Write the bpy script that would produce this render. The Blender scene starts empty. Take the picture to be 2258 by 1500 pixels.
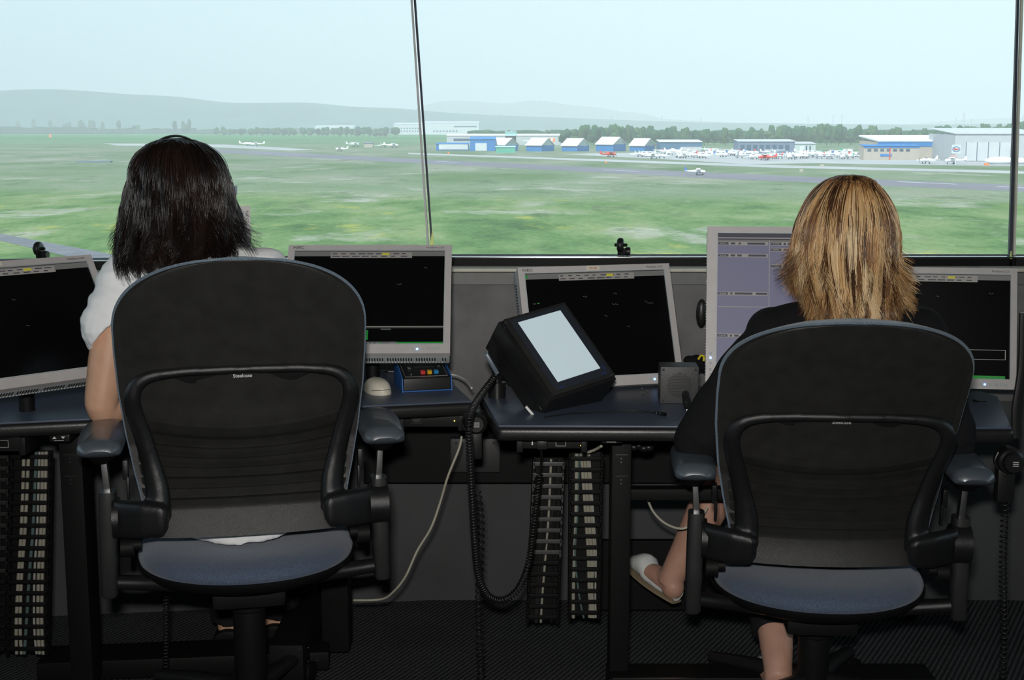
import bpy, bmesh, math, random
import numpy as np
from mathutils import Vector, Matrix, noise
R = math.radians
random.seed(7); rng = np.random.default_rng(7)
S = bpy.context.scene
COL = S.collection
# ------------------------------------------------------------------ camera, sky, sun, flash, exposure
CAM_Z = 1.38; FPX = 3000.0; PITCH = math.atan(472 / 3000)
cd = bpy.data.cameras.new('camera'); cam = bpy.data.objects.new('camera', cd); COL.objects.link(cam)
cam.location = (0, 0, CAM_Z); cam.rotation_euler = (math.pi / 2 - PITCH, 0, 0)
cd.sensor_width = 36; cd.lens = FPX / 2258 * 36; cd.clip_start = 0.05; cd.clip_end = 30000
S.camera = cam
S.view_settings.view_transform = 'Standard'; S.view_settings.look = 'None'; S.view_settings.gamma = 1
S.view_settings.exposure = 0.0; S.view_settings.use_curve_mapping = False
W = bpy.data.worlds.new('sky'); S.world = W; W.use_nodes = True
wn = W.node_tree; wn.nodes.clear()
wo = wn.nodes.new('ShaderNodeOutputWorld'); wb = wn.nodes.new('ShaderNodeBackground')
tc = wn.nodes.new('ShaderNodeTexCoord'); sx = wn.nodes.new('ShaderNodeSeparateXYZ'); rp = wn.nodes.new('ShaderNodeValToRGB')
wn.links.new(tc.outputs['Generated'], sx.inputs[0]); wn.links.new(sx.outputs[2], rp.inputs[0])
wn.links.new(rp.outputs[0], wb.inputs[0]); wn.links.new(wb.outputs[0], wo.inputs[0])
rp.color_ramp.elements[0].position = 0.0; rp.color_ramp.elements[0].color = (.80, .93, .96, 1)
rp.color_ramp.elements[1].position = 0.6; rp.color_ramp.elements[1].color = (.50, .72, .95, 1)
e = rp.color_ramp.elements.new(.10); e.color = (.72, .86, .93, 1)
wb.inputs[1].default_value = 1.3
sd = bpy.data.lights.new('sun', 'SUN'); so = bpy.data.objects.new('sun', sd); COL.objects.link(so)
sd.energy = 7.0; sd.angle = R(6); sd.color = (1, .98, .93); so.rotation_euler = (R(38), 0, R(-25))
fd = bpy.data.lights.new('camera_flash', 'AREA'); fo = bpy.data.objects.new('camera_flash', fd); COL.objects.link(fo)
fd.shape = 'RECTANGLE'; fd.size = .09; fd.size_y = .06; fd.energy = 25; fd.color = (1, .97, .93); fd.spread = R(120)
fo.location = (-.03, -.05, CAM_Z + .16); fo.rotation_euler = (math.pi / 2 - R(2), 0, 0)

# ------------------------------------------------------------------ projection of photo pixels onto real planes
_F = Vector((0, math.cos(PITCH), -math.sin(PITCH))); _U = Vector((0, math.sin(PITCH), math.cos(PITCH)))
def ray(px, py): return _F + Vector((1, 0, 0)) * ((px - 1129) / FPX) + _U * ((750 - py) / FPX)
def P(px, py, Y):
    v = ray(px, py); return Vector((0, 0, CAM_Z)) + v * (Y / v.y)
def Pz(px, py, z):
    v = ray(px, py); return Vector((0, 0, CAM_Z)) + v * ((z - CAM_Z) / v.z)
GZ = CAM_Z - 18.0
def G(px, py): return Pz(px, py, GZ)

# ------------------------------------------------------------------ materials
def mat(name, col, rough=.5, metal=0, spec=.5, var=.08, scale=30, bump=0, bscale=200, emit=None, estr=1, coat=0, sub=0):
    m = bpy.data.materials.new(name); m.use_nodes = True; nt = m.node_tree
    b = nt.nodes['Principled BSDF']; b.inputs['Roughness'].default_value = rough; b.inputs['Metallic'].default_value = metal
    b.inputs['Specular IOR Level'].default_value = spec; b.inputs['Coat Weight'].default_value = coat
    t = nt.nodes.new('ShaderNodeTexCoord')
    n = nt.nodes.new('ShaderNodeTexNoise'); n.inputs['Scale'].default_value = scale; n.inputs['Detail'].default_value = 3
    nt.links.new(t.outputs['Object'], n.inputs[0])
    r = nt.nodes.new('ShaderNodeValToRGB'); nt.links.new(n.outputs[0], r.inputs[0])
    c = Vector(col[:3])
    r.color_ramp.elements[0].position = .3; r.color_ramp.elements[1].position = .7
    r.color_ramp.elements[0].color = (*(c * (1 - var)), 1); r.color_ramp.elements[1].color = (*[min(1, k * (1 + var)) for k in c], 1)
    nt.links.new(r.outputs[0], b.inputs['Base Color'])
    if bump:
        n2 = nt.nodes.new('ShaderNodeTexNoise'); n2.inputs['Scale'].default_value = bscale; nt.links.new(t.outputs['Object'], n2.inputs[0])
        bp = nt.nodes.new('ShaderNodeBump'); bp.inputs['Strength'].default_value = bump; bp.inputs['Distance'].default_value = .002
        nt.links.new(n2.outputs[0], bp.inputs['Height']); nt.links.new(bp.outputs[0], b.inputs['Normal'])
    if emit:
        b.inputs['Emission Color'].default_value = (*emit, 1); b.inputs['Emission Strength'].default_value = estr
    if sub:
        b.inputs['Subsurface Weight'].default_value = sub; b.inputs['Subsurface Radius'].default_value = (.01, .004, .002)
        b.inputs['Subsurface Scale'].default_value = 1
    return m
def fabric(name, c1, c2, scale, rough=.9, bumpd=.001):
    m = bpy.data.materials.new(name); m.use_nodes = True; nt = m.node_tree; b = nt.nodes['Principled BSDF']
    b.inputs['Roughness'].default_value = rough; b.inputs['Sheen Weight'].default_value = .3; b.inputs['Specular IOR Level'].default_value = .2
    t = nt.nodes.new('ShaderNodeTexCoord'); mp = nt.nodes.new('ShaderNodeMapping'); mp.inputs['Rotation'].default_value = (0, 0, R(35))
    mp.inputs['Scale'].default_value = (1, 1.8, 1)
    v = nt.nodes.new('ShaderNodeTexVoronoi'); v.inputs['Scale'].default_value = scale
    nt.links.new(t.outputs['Object'], mp.inputs[0]); nt.links.new(mp.outputs[0], v.inputs[0])
    r = nt.nodes.new('ShaderNodeValToRGB'); r.color_ramp.elements[0].color = (*c1, 1); r.color_ramp.elements[1].color = (*c2, 1)
    r.color_ramp.elements[0].position = .1; r.color_ramp.elements[1].position = .7
    nt.links.new(v.outputs['Distance'], r.inputs[0]); nt.links.new(r.outputs[0], b.inputs['Base Color'])
    bp = nt.nodes.new('ShaderNodeBump'); bp.inputs['Distance'].default_value = bumpd; bp.inputs['Strength'].default_value = .5; bp.invert = True
    nt.links.new(v.outputs['Distance'], bp.inputs['Height']); nt.links.new(bp.outputs[0], b.inputs['Normal'])
    return m
M = {}
M['plastic'] = mat('black_plastic', (.024, .0235, .0225), .38, bump=.35, bscale=900, var=.15)
M['frame'] = mat('satin_black_frame', (.010, .010, .0105), .34, bump=.25, bscale=900)
M['plastic2'] = mat('black_smooth_plastic', (.013, .013, .013), .34, var=.1)
M['matte'] = mat('matte_black', (.006, .006, .006), .6, spec=.2)
M['pan'] = mat('under_shell_black', (.006, .006, .006), .55, spec=.2)
M['pad'] = mat('soft_arm_pad', (.070, .084, .10), .33, spec=1, coat=.3, bump=.15, bscale=700)  # pads are black; the sky's sheen is put into this blue-grey base
M['post'] = mat('charcoal_post', (.026, .026, .026), .38)
M['steel'] = mat('brushed_steel', (.45, .45, .45), .3, 1)
M['chrome'] = mat('polished_metal', (.8, .8, .8), .12, 1)
M['chairfab'] = fabric('blue_chair_fabric', (.045, .060, .095), (.095, .125, .185), 420)
M['rimfab'] = fabric('grey_blue_rim_fabric', (.07, .10, .13), (.15, .2, .25), 420)
M['bezel'] = mat('warm_grey_monitor_plastic', (.55, .52, .51), .45, bump=.1, bscale=900, var=.04)
M['bezelside'] = mat('cool_grey_monitor_plastic', (.46, .50, .51), .5, var=.05)
M['dark'] = mat('dark_slot', (.01, .01, .01), .6)
M['screen'] = mat('dark_screen', (.003, .003, .0035), .22, spec=.35, var=.02)
M['print'] = mat('grey_print', (.12, .12, .12), .6)
M['white'] = mat('white_mark', (.75, .75, .73), .5)
M['silverprint'] = mat('silver_print', (.55, .55, .53), .35, .3)
M['desk'] = mat('blue_grey_laminate', (.070, .088, .130), .38, spec=.6, var=.12, scale=400, bump=.06, bscale=1200)
M['deskedge'] = mat('black_edge_band', (.014, .014, .014), .36, bump=.1)
M['cream'] = mat('cream_trim', (.62, .60, .50), .5)
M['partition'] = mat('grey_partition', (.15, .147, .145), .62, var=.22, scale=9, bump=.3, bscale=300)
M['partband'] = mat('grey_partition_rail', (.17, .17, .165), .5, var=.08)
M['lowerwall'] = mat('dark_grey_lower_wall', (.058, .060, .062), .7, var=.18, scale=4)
M['roomwall'] = mat('dark_room_wall', (.05, .05, .055), .8)
M['beige'] = mat('beige_plastic', (.72, .67, .55), .4)
M['cable'] = mat('beige_cable', (.50, .48, .38), .5); M['chaincable'] = mat('shaded_beige_cable', (.34, .325, .26), .6)  # chain copy of the beige, darkened to paint in flash falloff
M['cablew'] = mat('pale_cable', (.70, .70, .66), .5)
M['cableg'] = mat('green_grey_cable', (.16, .27, .26), .5)
M['blue'] = mat('blue_painted_metal', (.03, .13, .40), .38)
M['red'] = mat('red_key', (.75, .05, .04), .4)
M['yellow'] = mat('yellow_key', (.85, .48, .02), .4)
M['bluekey'] = mat('blue_key', (.03, .26, .55), .4)
M['skin'] = mat('skin', (.62, .36, .235), .48, var=.07, scale=25, sub=.12, bump=.1, bscale=350)
M['skin2'] = mat('fair_skin', (.58, .33, .24), .5, var=.08, scale=25, sub=.12, bump=.1, bscale=350)
M['tee'] = mat('white_cotton', (.90, .90, .90), .85, var=.03, bump=.5, bscale=60)
M['blackcloth'] = mat('black_cloth', (.008, .008, .009), .9, spec=.2, bump=.5, bscale=80)
M['darkpants'] = mat('dark_trousers', (.014, .013, .014), .9, spec=.2)
M['whiteshoe'] = mat('white_leather', (.74, .76, .74), .42, bump=.4, bscale=120)
M['sole'] = mat('tan_sole', (.28, .22, .14), .6)
M['eye'] = mat('eye_white', (.8, .8, .8), .2)
M['iris'] = mat('brown_iris', (.06, .03, .015), .2)
M['lip'] = mat('lips', (.5, .16, .14), .45)
M['led'] = mat('blue_led', (.1, .3, 1), .4, emit=(.15, .4, 1), estr=6)
M['ledy'] = mat('yellow_led', (.8, .6, .1), .4, emit=(1, .7, .1), estr=2)
M['rubber'] = mat('black_rubber', (.012, .012, .012), .38)
def emis(name, c, s=1):
    return mat(name, [k * .3 for k in c], .5, emit=c, estr=s, var=.01)
M['g_bar'] = emis('status_bar_grey', (.13, .13, .125), .6)
M['g_bar2'] = emis('status_bar_light', (.20, .19, .175), .7)
M['g_green'] = emis('green_bar', (.01, .14, .02), .9)
M['g_line'] = emis('thin_line', (.30, .29, .27), .6)
M['g_yel'] = emis('yellow_field', (.33, .30, .03), .8)
M['g_dim'] = emis('dim_mark', (.10, .11, .10), .7)
M['g_purp'] = emis('purple_grey_panel', (.085, .085, .135), 1)
M['g_head'] = emis('dark_header', (.022, .022, .035), .8)
M['g_tag'] = emis('grey_tag', (.17, .16, .15), 1)
M['g_blue'] = emis('dark_blue_corner', (.03, .06, .2), .8)

# ------------------------------------------------------------------ mesh helpers
def link(name, me, mats, parent=None, smooth=None):
    o = bpy.data.objects.new(name, me); COL.objects.link(o)
    for m in (mats if isinstance(mats, (list, tuple)) else [mats]): me.materials.append(m)
    if smooth is not None:
        for p in me.polygons: p.use_smooth = True
        if smooth < 180: me.set_sharp_from_angle(angle=R(smooth))
    if parent is not None: o.parent = parent
    return o
def obj(name, bm, mats, parent=None, smooth=35):
    me = bpy.data.meshes.new(name); bmesh.ops.recalc_face_normals(bm, faces=bm.faces[:]); bm.to_mesh(me); bm.free()
    return link(name, me, mats, parent, smooth)
def tag(o, label, cat, group=None, kind=None):
    o['label'] = label; o['category'] = cat
    if group: o['group'] = group
    if kind: o['kind'] = kind
    return o
def empty(name, loc=(0, 0, 0), rot=None, label=None, cat=None, group=None):
    o = bpy.data.objects.new(name, None); COL.objects.link(o); o.empty_display_size = .05; o.location = loc
    if rot is not None: o.rotation_euler = rot.to_euler() if hasattr(rot, 'to_euler') else rot
    if label: tag(o, label, cat, group)
    return o
def struct(o): o['kind'] = 'structure'; return o
def new(): return bmesh.new()
def box(bm, c, s, rot=None, bev=0, seg=2, mi=0):
    mtx = Matrix.Translation(Vector(c)) @ (rot.to_4x4() if rot is not None else Matrix()) @ Matrix.Diagonal((*s, 1))
    t = bmesh.new(); bmesh.ops.create_cube(t, size=1, matrix=mtx)
    if bev: bmesh.ops.bevel(t, geom=t.edges[:], offset=bev, segments=seg, profile=.6, affect='EDGES')
    for f in t.faces: f.material_index = mi
    me = bpy.data.meshes.new('t'); t.to_mesh(me); t.free(); bm.from_mesh(me); bpy.data.meshes.remove(me)
    return bm
def poly(bm, pts, mi=0):
    f = bm.faces.new([bm.verts.new(p) for p in pts]); f.material_index = mi; return f
def prism(bm, pts, vec, mi=0, bev=0):
    t = bmesh.new(); a = [t.verts.new(p) for p in pts]; b = [t.verts.new(Vector(p) + Vector(vec)) for p in pts]; n = len(pts)
    t.faces.new(a[::-1]); t.faces.new(b)
    for i in range(n): t.faces.new((a[i], a[(i + 1) % n], b[(i + 1) % n], b[i]))
    bmesh.ops.recalc_face_normals(t, faces=t.faces[:])
    if bev: bmesh.ops.bevel(t, geom=t.edges[:], offset=bev, segments=3, profile=.6, affect='EDGES')
    for f in t.faces: f.material_index = mi
    me = bpy.data.meshes.new('t'); t.to_mesh(me); t.free(); bm.from_mesh(me); bpy.data.meshes.remove(me)
def loft(bm, rings, cap=True, mi=0):
    vs = [[bm.verts.new(p) for p in r] for r in rings]; n = len(rings[0])
    for a, b in zip(vs, vs[1:]):
        for i in range(n): bm.faces.new((a[i], a[(i + 1) % n], b[(i + 1) % n], b[i])).material_index = mi
    if cap:
        bm.faces.new(vs[0][::-1]).material_index = mi; bm.faces.new(vs[-1]).material_index = mi
def catmull(pts, k=6):
    pts = [Vector(p) for p in pts]; out = []
    if len(pts) < 3: return pts
    for i in range(len(pts) - 1):
        p0 = pts[max(i - 1, 0)]; p1 = pts[i]; p2 = pts[i + 1]; p3 = pts[min(i + 2, len(pts) - 1)]
        for j in range(k):
            t = j / k; out.append(.5 * ((2 * p1) + (p2 - p0) * t + (2 * p0 - 5 * p1 + 4 * p2 - p3) * t * t + (3 * p1 - p0 - 3 * p2 + p3) * t ** 3))
    out.append(pts[-1]); return out
def tube(bm, pts, r, n=10, k=0, flat=1.0, mi=0):
    """tube along pts; r number or list (interpolated); flat squashes the second axis"""
    m0 = len(pts); pts = catmull(pts, k) if k else [Vector(p) for p in pts]; m = len(pts)
    rs = [r] * m if not isinstance(r, (list, tuple)) else [float(np.interp(i / (m - 1) * (m0 - 1), range(m0), r)) for i in range(m)]
    t0 = (pts[1] - pts[0]).normalized(); u = Vector((0, 0, 1)).cross(t0)
    if u.length < .1: u = Vector((1, 0, 0))
    u = (u - t0 * u.dot(t0)).normalized(); rings = []
    for i in range(m):
        t = (pts[min(i + 1, m - 1)] - pts[max(i - 1, 0)]).normalized(); u = (u - t * u.dot(t)).normalized(); v = t.cross(u)
        rings.append([pts[i] + (u * math.cos(2 * math.pi * j / n) + v * (math.sin(2 * math.pi * j / n) * flat)) * rs[i] for j in range(n)])
    loft(bm, rings, True, mi); return bm
def cyl(bm, a, b, r, n=20, r2=None, mi=0):
    tube(bm, [a, b], [r, r if r2 is None else r2], n, 0, 1, mi); return bm
def ell(bm, c, r, rot=None, seg=20, mi=0):
    mtx = Matrix.Translation(Vector(c)) @ (rot.to_4x4() if rot is not None else Matrix()) @ Matrix.Diagonal((*r, 1))
    g = bmesh.ops.create_uvsphere(bm, u_segments=seg, v_segments=max(8, seg * 2 // 3), radius=1, matrix=mtx)
    if mi:
        for v in g['verts']:
            for f in v.link_faces: f.material_index = mi
    return bm
def lathe(bm, prof, c=(0, 0, 0), n=28, rot=None, mi=0):
    c = Vector(c); rings = []
    for r_, z in prof:
        ring = [Vector((max(r_, 1e-5) * math.cos(2 * math.pi * j / n), max(r_, 1e-5) * math.sin(2 * math.pi * j / n), z)) for j in range(n)]
        rings.append([(rot @ p if rot is not None else p) + c for p in ring])
    loft(bm, rings, True, mi); return bm
def bake(o, mods):
    """apply modifiers by evaluating"""
    for ty, kw in mods:
        md = o.modifiers.new(ty, ty)
        for k_, v_ in kw.items(): setattr(md, k_, v_)
    dg = bpy.context.evaluated_depsgraph_get(); dg.update()
    me = bpy.data.meshes.new_from_object(o.evaluated_get(dg)); o.modifiers.clear()
    old = o.data; o.data = me; bpy.data.meshes.remove(old)
    return o
def organic(name, bm, m, parent=None, voxel=.006, it=4, fac=.5):
    o = obj(name, bm, m, None, None)
    bake(o, [('REMESH', dict(mode='VOXEL', voxel_size=voxel, use_smooth_shade=True)), ('SMOOTH', dict(iterations=it, factor=fac))])
    for p in o.data.polygons: p.use_smooth = True
    if len(o.data.materials) == 0: o.data.materials.append(m)
    if parent is not None: o.parent = parent
    return o
def text(s, size, mtx, m, parent, name='lettering', ext=.0003, align='CENTER', bold=0):
    cu = bpy.data.curves.new('t', 'FONT'); cu.body = s; cu.size = size; cu.extrude = ext; cu.align_x = align; cu.align_y = 'CENTER'; cu.offset = bold
    o = bpy.data.objects.new('t', cu); COL.objects.link(o)
    dg = bpy.context.evaluated_depsgraph_get(); dg.update()
    me = bpy.data.meshes.new_from_object(o.evaluated_get(dg)); me.transform(mtx)
    bpy.data.objects.remove(o); bpy.data.curves.remove(cu)
    return link(name, me, m, parent)
FACE_BACK = Matrix.Rotation(math.pi / 2, 4, 'X')   # text upright, facing -y
def copy_tree(o, parent=None):
    c = o.copy(); COL.objects.link(c); c.parent = parent
    for ch in o.children: copy_tree(ch, c)
    return c
def rz(a): return Matrix.Rotation(a, 3, 'Z')
def RM(yaw, tilt, roll=0):
    return Matrix.Rotation(R(yaw), 3, 'Z') @ Matrix.Rotation(R(-tilt), 3, 'X') @ Matrix.Rotation(R(roll), 3, 'Y')

# ================================================================== THE ROOM
def carpet():
    m = bpy.data.materials.new('ribbed_dark_carpet'); m.use_nodes = True; nt = m.node_tree; b = nt.nodes['Principled BSDF']
    b.inputs['Roughness'].default_value = .95; b.inputs['Specular IOR Level'].default_value = .1
    t = nt.nodes.new('ShaderNodeTexCoord'); mp = nt.nodes.new('ShaderNodeMapping'); mp.inputs['Rotation'].default_value = (0, 0, R(28))
    w = nt.nodes.new('ShaderNodeTexWave'); w.inputs['Scale'].default_value = 24; w.inputs['Distortion'].default_value = 4; w.inputs['Detail'].default_value = 2; w.inputs['Detail Scale'].default_value = 14
    n = nt.nodes.new('ShaderNodeTexNoise'); n.inputs['Scale'].default_value = 220
    n3 = nt.nodes.new('ShaderNodeTexNoise'); n3.inputs['Scale'].default_value = 5
    nt.links.new(t.outputs['Object'], mp.inputs[0]); nt.links.new(mp.outputs[0], w.inputs[0]); nt.links.new(t.outputs['Object'], n.inputs[0]); nt.links.new(mp.outputs[0], n3.inputs[0])
    mx = nt.nodes.new('ShaderNodeMath'); mx.operation = 'MULTIPLY'; nt.links.new(w.outputs[0], mx.inputs[0]); nt.links.new(n.outputs[0], mx.inputs[1])
    m2 = nt.nodes.new('ShaderNodeMath'); m2.operation = 'MULTIPLY_ADD'; nt.links.new(n3.outputs[0], m2.inputs[0]); m2.inputs[1].default_value = .25; nt.links.new(mx.outputs[0], m2.inputs[2])
    r = nt.nodes.new('ShaderNodeValToRGB'); nt.links.new(m2.outputs[0], r.inputs[0])
    r.color_ramp.elements[0].position = .2; r.color_ramp.elements[0].color = (.022, .023, .024, 1); r.color_ramp.elements[1].position = .6; r.color_ramp.elements[1].color = (.105, .108, .112, 1)
    nt.links.new(r.outputs[0], b.inputs['Base Color'])
    bp = nt.nodes.new('ShaderNodeBump'); bp.inputs['Distance'].default_value = .004; nt.links.new(mx.outputs[0], bp.inputs['Height']); nt.links.new(bp.outputs[0], b.inputs['Normal'])
    return m
M['carpet'] = carpet()
YW = 3.83      # partition face
CX = -.235     # corner between the left and middle wall
RXC = 1.46     # corner between the middle and right wall
A7 = R(7)
def wl(d): return Vector((CX - d * math.cos(A7), -d * math.sin(A7), 0))   # left wall direction offset
def wr(d): return Vector((RXC + d * math.cos(A7), -d * math.sin(A7), 0))
XL, XR, YB = -2.7, 3.9, -1.6
def wallpts(y0):  # footprint line along left, centre, right at depth y0 for the centre
    return [Vector((CX, y0, 0)) + (wl(2.6) - Vector((CX, 0, 0))), Vector((CX, y0, 0)), Vector((RXC, y0, 0)), Vector((RXC, y0, 0)) + (wr(2.6) - Vector((RXC, 0, 0)))]
def strip(name, y0, y1, z0, z1, i, m, bev=0):
    a = wallpts(y0); b = wallpts(y1); bm = new()
    prism(bm, [a[i] + Vector((0, 0, z0)), a[i + 1] + Vector((0, 0, z0)), b[i + 1] + Vector((0, 0, z0)), b[i] + Vector((0, 0, z0))], (0, 0, z1 - z0), bev=bev)
    return obj(name, bm, m)
bm = new(); box(bm, (.5, 1.6, -.1), (8, 7.4, .2)); struct(obj('floor', bm, M['carpet']))
bm = new(); box(bm, (.5, 1.7, 2.66), (9.6, 8.2, .12)); struct(obj('ceiling', bm, M['roomwall']))
bm = new(); box(bm, (.5, YB - .05, 1.3), (8, .1, 2.6)); struct(obj('wall_back', bm, M['roomwall']))
for side, x in (('left', -2.75), ('right', 3.95)):
    bm = new(); box(bm, (x, 1.35, .49), (.1, 5.9, .98)); struct(obj('wall_' + side, bm, M['roomwall']))
k = 0
for i, side in enumerate(('front_left', 'front', 'front_right')):
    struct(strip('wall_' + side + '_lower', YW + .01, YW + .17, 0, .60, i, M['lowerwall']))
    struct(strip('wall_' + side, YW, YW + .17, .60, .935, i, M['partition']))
    struct(strip('trim_%d' % (3 * i + 1), YW - .006, YW + .06, .937, .971, i, M['partband']))
    struct(strip('trim_%d' % (3 * i + 2), YW - .012, YW + .06, .973, .983, i, M['cream'], .003))
    struct(strip('trim_%d' % (3 * i + 3), YW + .10, YW + .22, .95, 1.003, i, M['matte'], .004))
    struct(strip('trim_%d' % (i + 10), YW + .092, YW + .112, 1.002, 1.0065, i, M['chrome'], .002))
# glass, leaning outwards towards the top
def glassmat():
    m = bpy.data.materials.new('window_glass'); m.use_nodes = True; nt = m.node_tree; nt.nodes.clear()
    o = nt.nodes.new('ShaderNodeOutputMaterial'); mx = nt.nodes.new('ShaderNodeMixShader'); tr = nt.nodes.new('ShaderNodeBsdfTransparent'); gl = nt.nodes.new('ShaderNodeBsdfGlossy')
    tr.inputs[0].default_value = (.965, 1, .995, 1); gl.inputs['Roughness'].default_value = .02
    fr = nt.nodes.new('ShaderNodeFresnel'); fr.inputs[0].default_value = 1.35
    nt.links.new(fr.outputs[0], mx.inputs[0]); nt.links.new(tr.outputs[0], mx.inputs[1]); nt.links.new(gl.outputs[0], mx.inputs[2]); nt.links.new(mx.outputs[0], o.inputs[0])
    return m
M['glass'] = glassmat()
LEAN = math.tan(R(15)); ZS, ZT = 1.0, 2.6
tl = P(911, 0, 4.3); bl = P(950, 560, YW + .19)
dirL = (tl - bl) / (tl.z - bl.z); tr_ = P(2243, 0, 4.3); br = P(2226, 575, YW + .19); dirR = (tr_ - br) / (tr_.z - br.z)
JL0 = bl + dirL * (ZS - bl.z); JL1 = bl + dirL * (ZT - bl.z); JR0 = br + dirR * (ZS - br.z); JR1 = br + dirR * (ZT - br.z)
vl = (wl(1) - Vector((CX, 0, 0))) * 2.5; vr = (wr(1) - Vector((RXC, 0, 0))) * 2.5
def pane(n, a, b, c, d):
    bm = new(); nrm = (b - a).cross(d - a).normalized() * .012; prism(bm, [a, b, c, d], nrm)
    struct(obj('window_%d' % n, bm, M['glass'], smooth=None))
for n_, x in ((4, -2.75), (5, 3.95)):
    bm = new(); box(bm, (x, 1.3, 1.79), (.012, 5.8, 1.62)); struct(obj('window_%d' % n_, bm, M['glass'], smooth=None))
pane(1, JL0 + vl, JL0 + Vector((-.004, 0, 0)), JL1 + Vector((-.004, 0, 0)), JL1 + vl)
pane(2, JL0 + Vector((.004, 0, 0)), JR0 + Vector((-.004, 0, 0)), JR1 + Vector((-.004, 0, 0)), JL1 + Vector((.004, 0, 0)))
pane(3, JR0 + Vector((.004, 0, 0)), JR0 + vr, JR1 + vr, JR1 + Vector((.004, 0, 0)))
def joint(n, p0, p1, w0, w1, m, depth=.012):
    bm = new(); d = Vector((0, depth, 0))
    a = [p0 + Vector((-w0, 0, 0)), p0 + Vector((w0, 0, 0)), p1 + Vector((w1, 0, 0)), p1 + Vector((-w1, 0, 0))]
    prism(bm, a, d); struct(obj('trim_%d' % n, bm, m))
M['silverbar'] = mat('pale_aluminium', (.62, .63, .62), .4); M['darkjoint'] = mat('dark_sealant', (.07, .08, .10), .4)
M['creamjoint'] = mat('cream_joint', (.75, .74, .62), .5)
f = Vector((0, -.02, 0))
joint(20, JL0 + f + Vector((-.006, 0, 0)), JL1 + f + Vector((-.001, 0, 0)), .0028, .0035, M['silverbar'])
joint(21, JL0 + f + Vector((.006, .004, 0)), JL1 + f + Vector((.006, .004, 0)), .0028, .004, M['darkjoint'])
joint(22, JR0 + f + Vector((-.004, 0, 0)), JR1 + f + Vector((-.004, 0, 0)), .005, .002, M['darkjoint'])
joint(23, JR0 + f + Vector((.005, -.006, 0)), JR1 + f + Vector((.008, -.006, 0)), .0025, .005, M['creamjoint'])
M['limejoint'] = mat('yellow_green_wedge', (.75, .85, .22), .4)  # plain yellow-green wedge at the foot of each joint
for (px, py, dx, lab) in ((953, 540, 0, 'thin yellow-green sealant spike at foot of the left window joint'), (2228, 590, 0, 'yellow-green sealant spike at foot of the right window joint')):
    p = P(px, py + 6, YW + .10); bm = new()
    prism(bm, [p + Vector((-.007, 0, 0)), p + Vector((.005, 0, 0)), p + Vector((.001, 0, .055))], (0, .01, 0))
    tag(obj('lime_wedge', bm, M['limejoint']), lab, 'wedge')

# ================================================================== DESKS
DZ = .72
def desk(name, pts, label):
    root = empty(name, (pts[0][0], pts[0][1], 0), None, label, 'desk'); o = Vector((pts[0][0], pts[0][1], 0))
    bm = new(); prism(bm, [Vector((x, y, DZ - .005)) - o for x, y in pts], (0, 0, .005), bev=.0015); obj('worktop', bm, M['desk'], root)
    bm = new(); cx = sum(p[0] for p in pts) / len(pts); cy = sum(p[1] for p in pts) / len(pts)
    q = [Vector((x + (.004 if x > cx else -.004), y + (.004 if y > cy else -.006), DZ - .036)) - o for x, y in pts]
    prism(bm, q, (0, 0, .032), bev=.012); obj('edge_band', bm, M['deskedge'], root, 50)
    return root, o
dL, oL = desk('console_desk', [(-2.0, 2.80), (-.098, 3.245), (-.185, 3.60), (-.21, 3.64), (-.26, 3.66), (-2.1, 3.50)], 'long blue-grey console desk in front of the dark-haired person, ends by the blue control box')
dR, oR = desk('console_desk', [(-.030, 2.97), (1.108, 2.95), (1.20, 3.30), (1.18, 3.36), (1.12, 3.38), (.02, 3.47), (-.078, 3.33)], 'blue-grey console desk holding the tilted touch panel, in front of the blond person')
def deskpart(root, o, name, fn, m, sm=35):
    bm = new(); fn(bm); ob = obj(name, bm, m, root, sm); ob.data.transform(Matrix.Translation(-o)); return ob
def column(root, o, px0, px1, Y, py_top=960, m='matte'):
    a = P(px0, 1200, Y); b = P(px1, 1200, Y); cx = (a.x + b.x) / 2; w = b.x - a.x
    deskpart(root, o, 'leg', lambda bm: (box(bm, (cx, Y + .04, .36), (w, .08, .65), bev=.004)), M[m])
    for pz in (1003, 1050):
        z = P(0, pz, Y).z; deskpart(root, o, 'seam_line', lambda bm: box(bm, (cx, Y - .0008, z), (w * .62, .0012, .0012)), M['steel'])
        for k in (1, 2): deskpart(root, o, 'screw', lambda bm: cyl(bm, (cx - .001, Y - .0015, z - .009 * k), (cx - .001, Y + .001, z - .009 * k), .0019, 8), M['steel'])
column(dL, oL, 140, 190, 3.13); column(dR, oR, 1347, 1390, 3.12)
column(dL, oL, 705, 765, 3.35); column(dL, oL, 640, 690, 3.52)
deskpart(dL, oL, 'foot', lambda bm: box(bm, (P(425, 1480, 3.35).x, 3.30, .04), (.72, .12, .05), rz(R(6)), bev=.006), M['pan'])
deskpart(dL, oL, 'foot', lambda bm: (box(bm, (P(665, 1465, 3.4).x, 3.42, .075), (.085, .5, .10), bev=.006)), M['matte'])
for px, py in ((660, 1432), (680, 1429), (680, 1459), (700, 1457), (702, 1488)):
    deskpart(dL, oL, 'screw', lambda bm: ell(bm, P(px, py, 3.165), (.0016, .0016, .0016), seg=8), M['steel'])
deskpart(dR, oR, 'foot', lambda bm: box(bm, (.62, 3.12, .05), (.78, .10, .06), bev=.004), M['matte'])
deskpart(dR, oR, 'foot_edge', lambda bm: box(bm, (.42, 3.068, .083), (.36, .004, .002)), M['steel'])
deskpart(dR, oR, 'crossbar', lambda bm: box(bm, (.605, 3.20, P(1400, 1087, 3.20).z), (.70, .04, .028), bev=.003), M['matte'])
deskpart(dR, oR, 'modesty_panel', lambda bm: box(bm, (.55, 3.66, .14), (.75, .02, .2)), M['matte'])
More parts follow.
